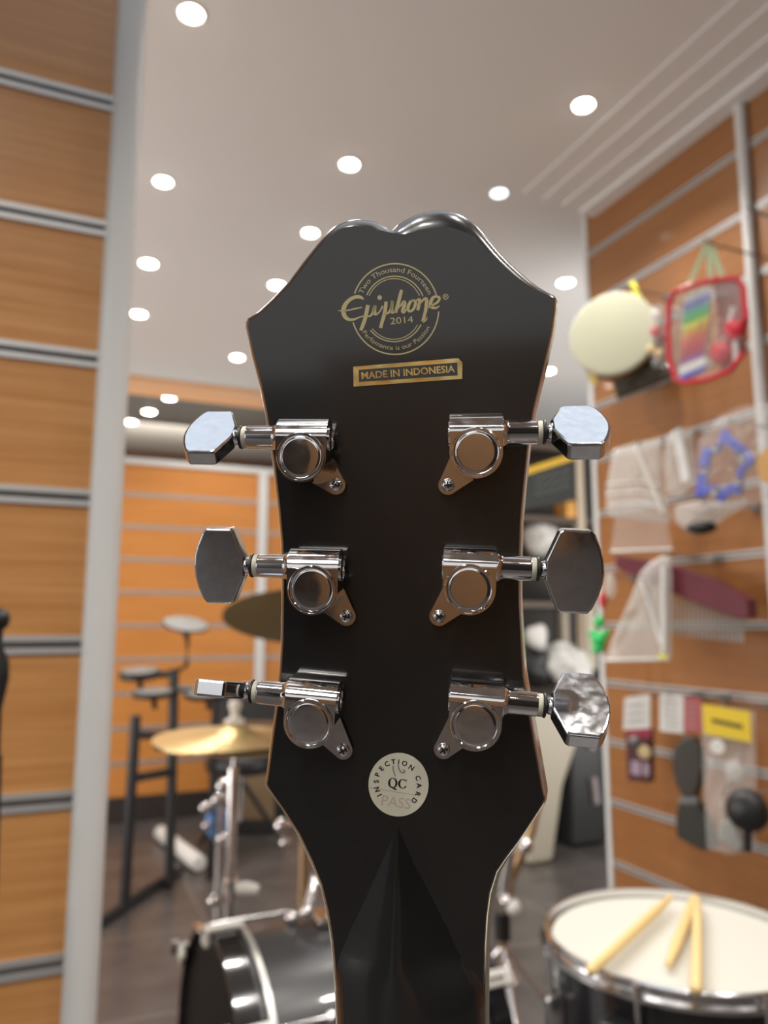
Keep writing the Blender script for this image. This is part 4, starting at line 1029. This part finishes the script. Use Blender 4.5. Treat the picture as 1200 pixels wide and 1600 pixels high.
for q in (748, 760, 772): MB().tube([fs_.p3(835+i*8, q-i*2+(3 if i % 2 else -2), -.048) for i in range(8)], .004, 6).build('chalk_line', chalk, cb)
ob = MB().box((0, 0, .05), (.11, .12, .10)).build('cardboard_box', mat('orange_box', (.72, .36, .08), .5), bevel=.004)
bxp = fs_.p3(888, 810, .05); ob.location = (fs_.loc.x+bxp.x, fs_.loc.y+.05, fs_.uv(870, 812)[1]+.016); tag(ob, 'small orange box under the yellow-framed sign', 'box')
rnd = random.Random(5)
def lump(px, py, r, sc, mt, name, label, cat, y=.15, group=None, seed=0, base=None):
    rn = random.Random(seed+17)
    p = fs_.p3(px, py, y); m = MB().sphere((0, 0, 0), r, sc, 26, 16)
    k = [rn.uniform(20, 60) for _ in range(6)]
    for i, v in enumerate(m.v):
        m.v[i] = v*(1+.13*math.sin(v.x*k[0]+seed)*math.cos(v.z*k[1])+.08*math.sin(v.z*k[2]*1.7+v.y*k[3])+.05*math.sin(v.x*k[4]*3))
    o = m.build(name, mt); o.location = (fs_.loc.x+p.x, fs_.loc.y+y, p.z)
    bring_base(o)
    if base is not None: o.location.z = base
    return tag(o, label, cat, group)
zb = [fs_.uv(870, q)[1]+.016 for q in (945, 1080)]
BG = 'plastic-wrapped goods on the back shelf'
lump(845, 840, .11, (.9, .9, .9), BAGW, 'wrapped_bag', 'crumpled white plastic bag on the back shelf, level with the middle tuners', 'bag', .1, BG, 1)
lump(880, 880, .09, (.8, .9, 1.1), mat('dark_cloth', (.07, .065, .06), .7), 'cloth_bag', 'dark soft bag beside the crumpled white bag on the shelf', 'bag', .15, None, 2)
lump(878, 1000, .13, (1, .8, .9), BAGW, 'wrapped_bag', 'white plastic-wrapped bundle level with the green toy', 'bag', .08, BG, 3, zb[1])
lump(835, 1030, .10, (1, .8, 1.2), mat('black_nylon', (.02, .02, .022), .5), 'nylon_bag', 'black nylon bag left of the white wrapped bundle', 'bag', .1, None, 4, zb[1])
lump(905, 1010, .07, (1, .8, 1.3), BAGW, 'wrapped_bag', 'small white wrapped packet right of the bundle', 'bag', .0, BG, 5, zb[1])
lump(838, 965, .07, (1, .8, 1.0), BAGW, 'wrapped_bag', 'small white crumpled bag beside the headstock edge above the black nylon bag', 'bag', .02, BG, 9, zb[1]+.2)
# cream padded gig bag leaning, black cases
def casebag(poly, y0, y1, mt, name, label, cat, fr=fs_, bevel=.02):
    o = MB().prism(fr.poly(poly, (y0+y1)/2), y0, y1, fn=fnxz).build(name, mt, bevel=bevel, seg=3)
    zmin = min(v.co.z for v in o.data.vertices)
    for v in o.data.vertices:
        if v.co.z < zmin+.06: v.co.z = 0.004
    o.location = fr.loc
    o.rotation_euler = (0, 0, fr.rz); tag(o, label, cat)
    return o
casebag([(812, 1100), (850, 1090), (892, 1100), (893, 1150), (868, 1225), (850, 1278), (812, 1290)], -.43, -.30, TAN, 'gig_bag', 'cream padded bag standing just right of the headstock corner', 'bag')
casebag([(790, 1080), (950, 1080), (955, 1292), (790, 1300)], -.15, -.04, mat('black_case', (.012, .012, .013), .45), 'guitar_case', 'tall black case standing in the dark back corner', 'case')
casebag([(880, 1090), (925, 1092), (935, 1285), (880, 1290)], -.28, -.17, mat('black_case'), 'guitar_case', 'narrower black case leaning in front beside the cream bag', 'case')
for i, (a, b) in enumerate((((921, 1140), (924, 1170)), ((927, 1215), (932, 1255)))):
    MB().tube([fs_.p3(*a, -.29)+fs_.loc, fs_.p3(*b, -.29)+fs_.loc], .018).build('case_latch', mat('latch_mauve', (.42, .36, .38), .4)).name
for o in list(bpy.data.objects):
    if o.name.startswith('case_latch'): tag(bring_base(o), 'pale clip on the black case by the wall corner, %s one' % ('upper' if o.name == 'case_latch' else 'lower'), 'clip')
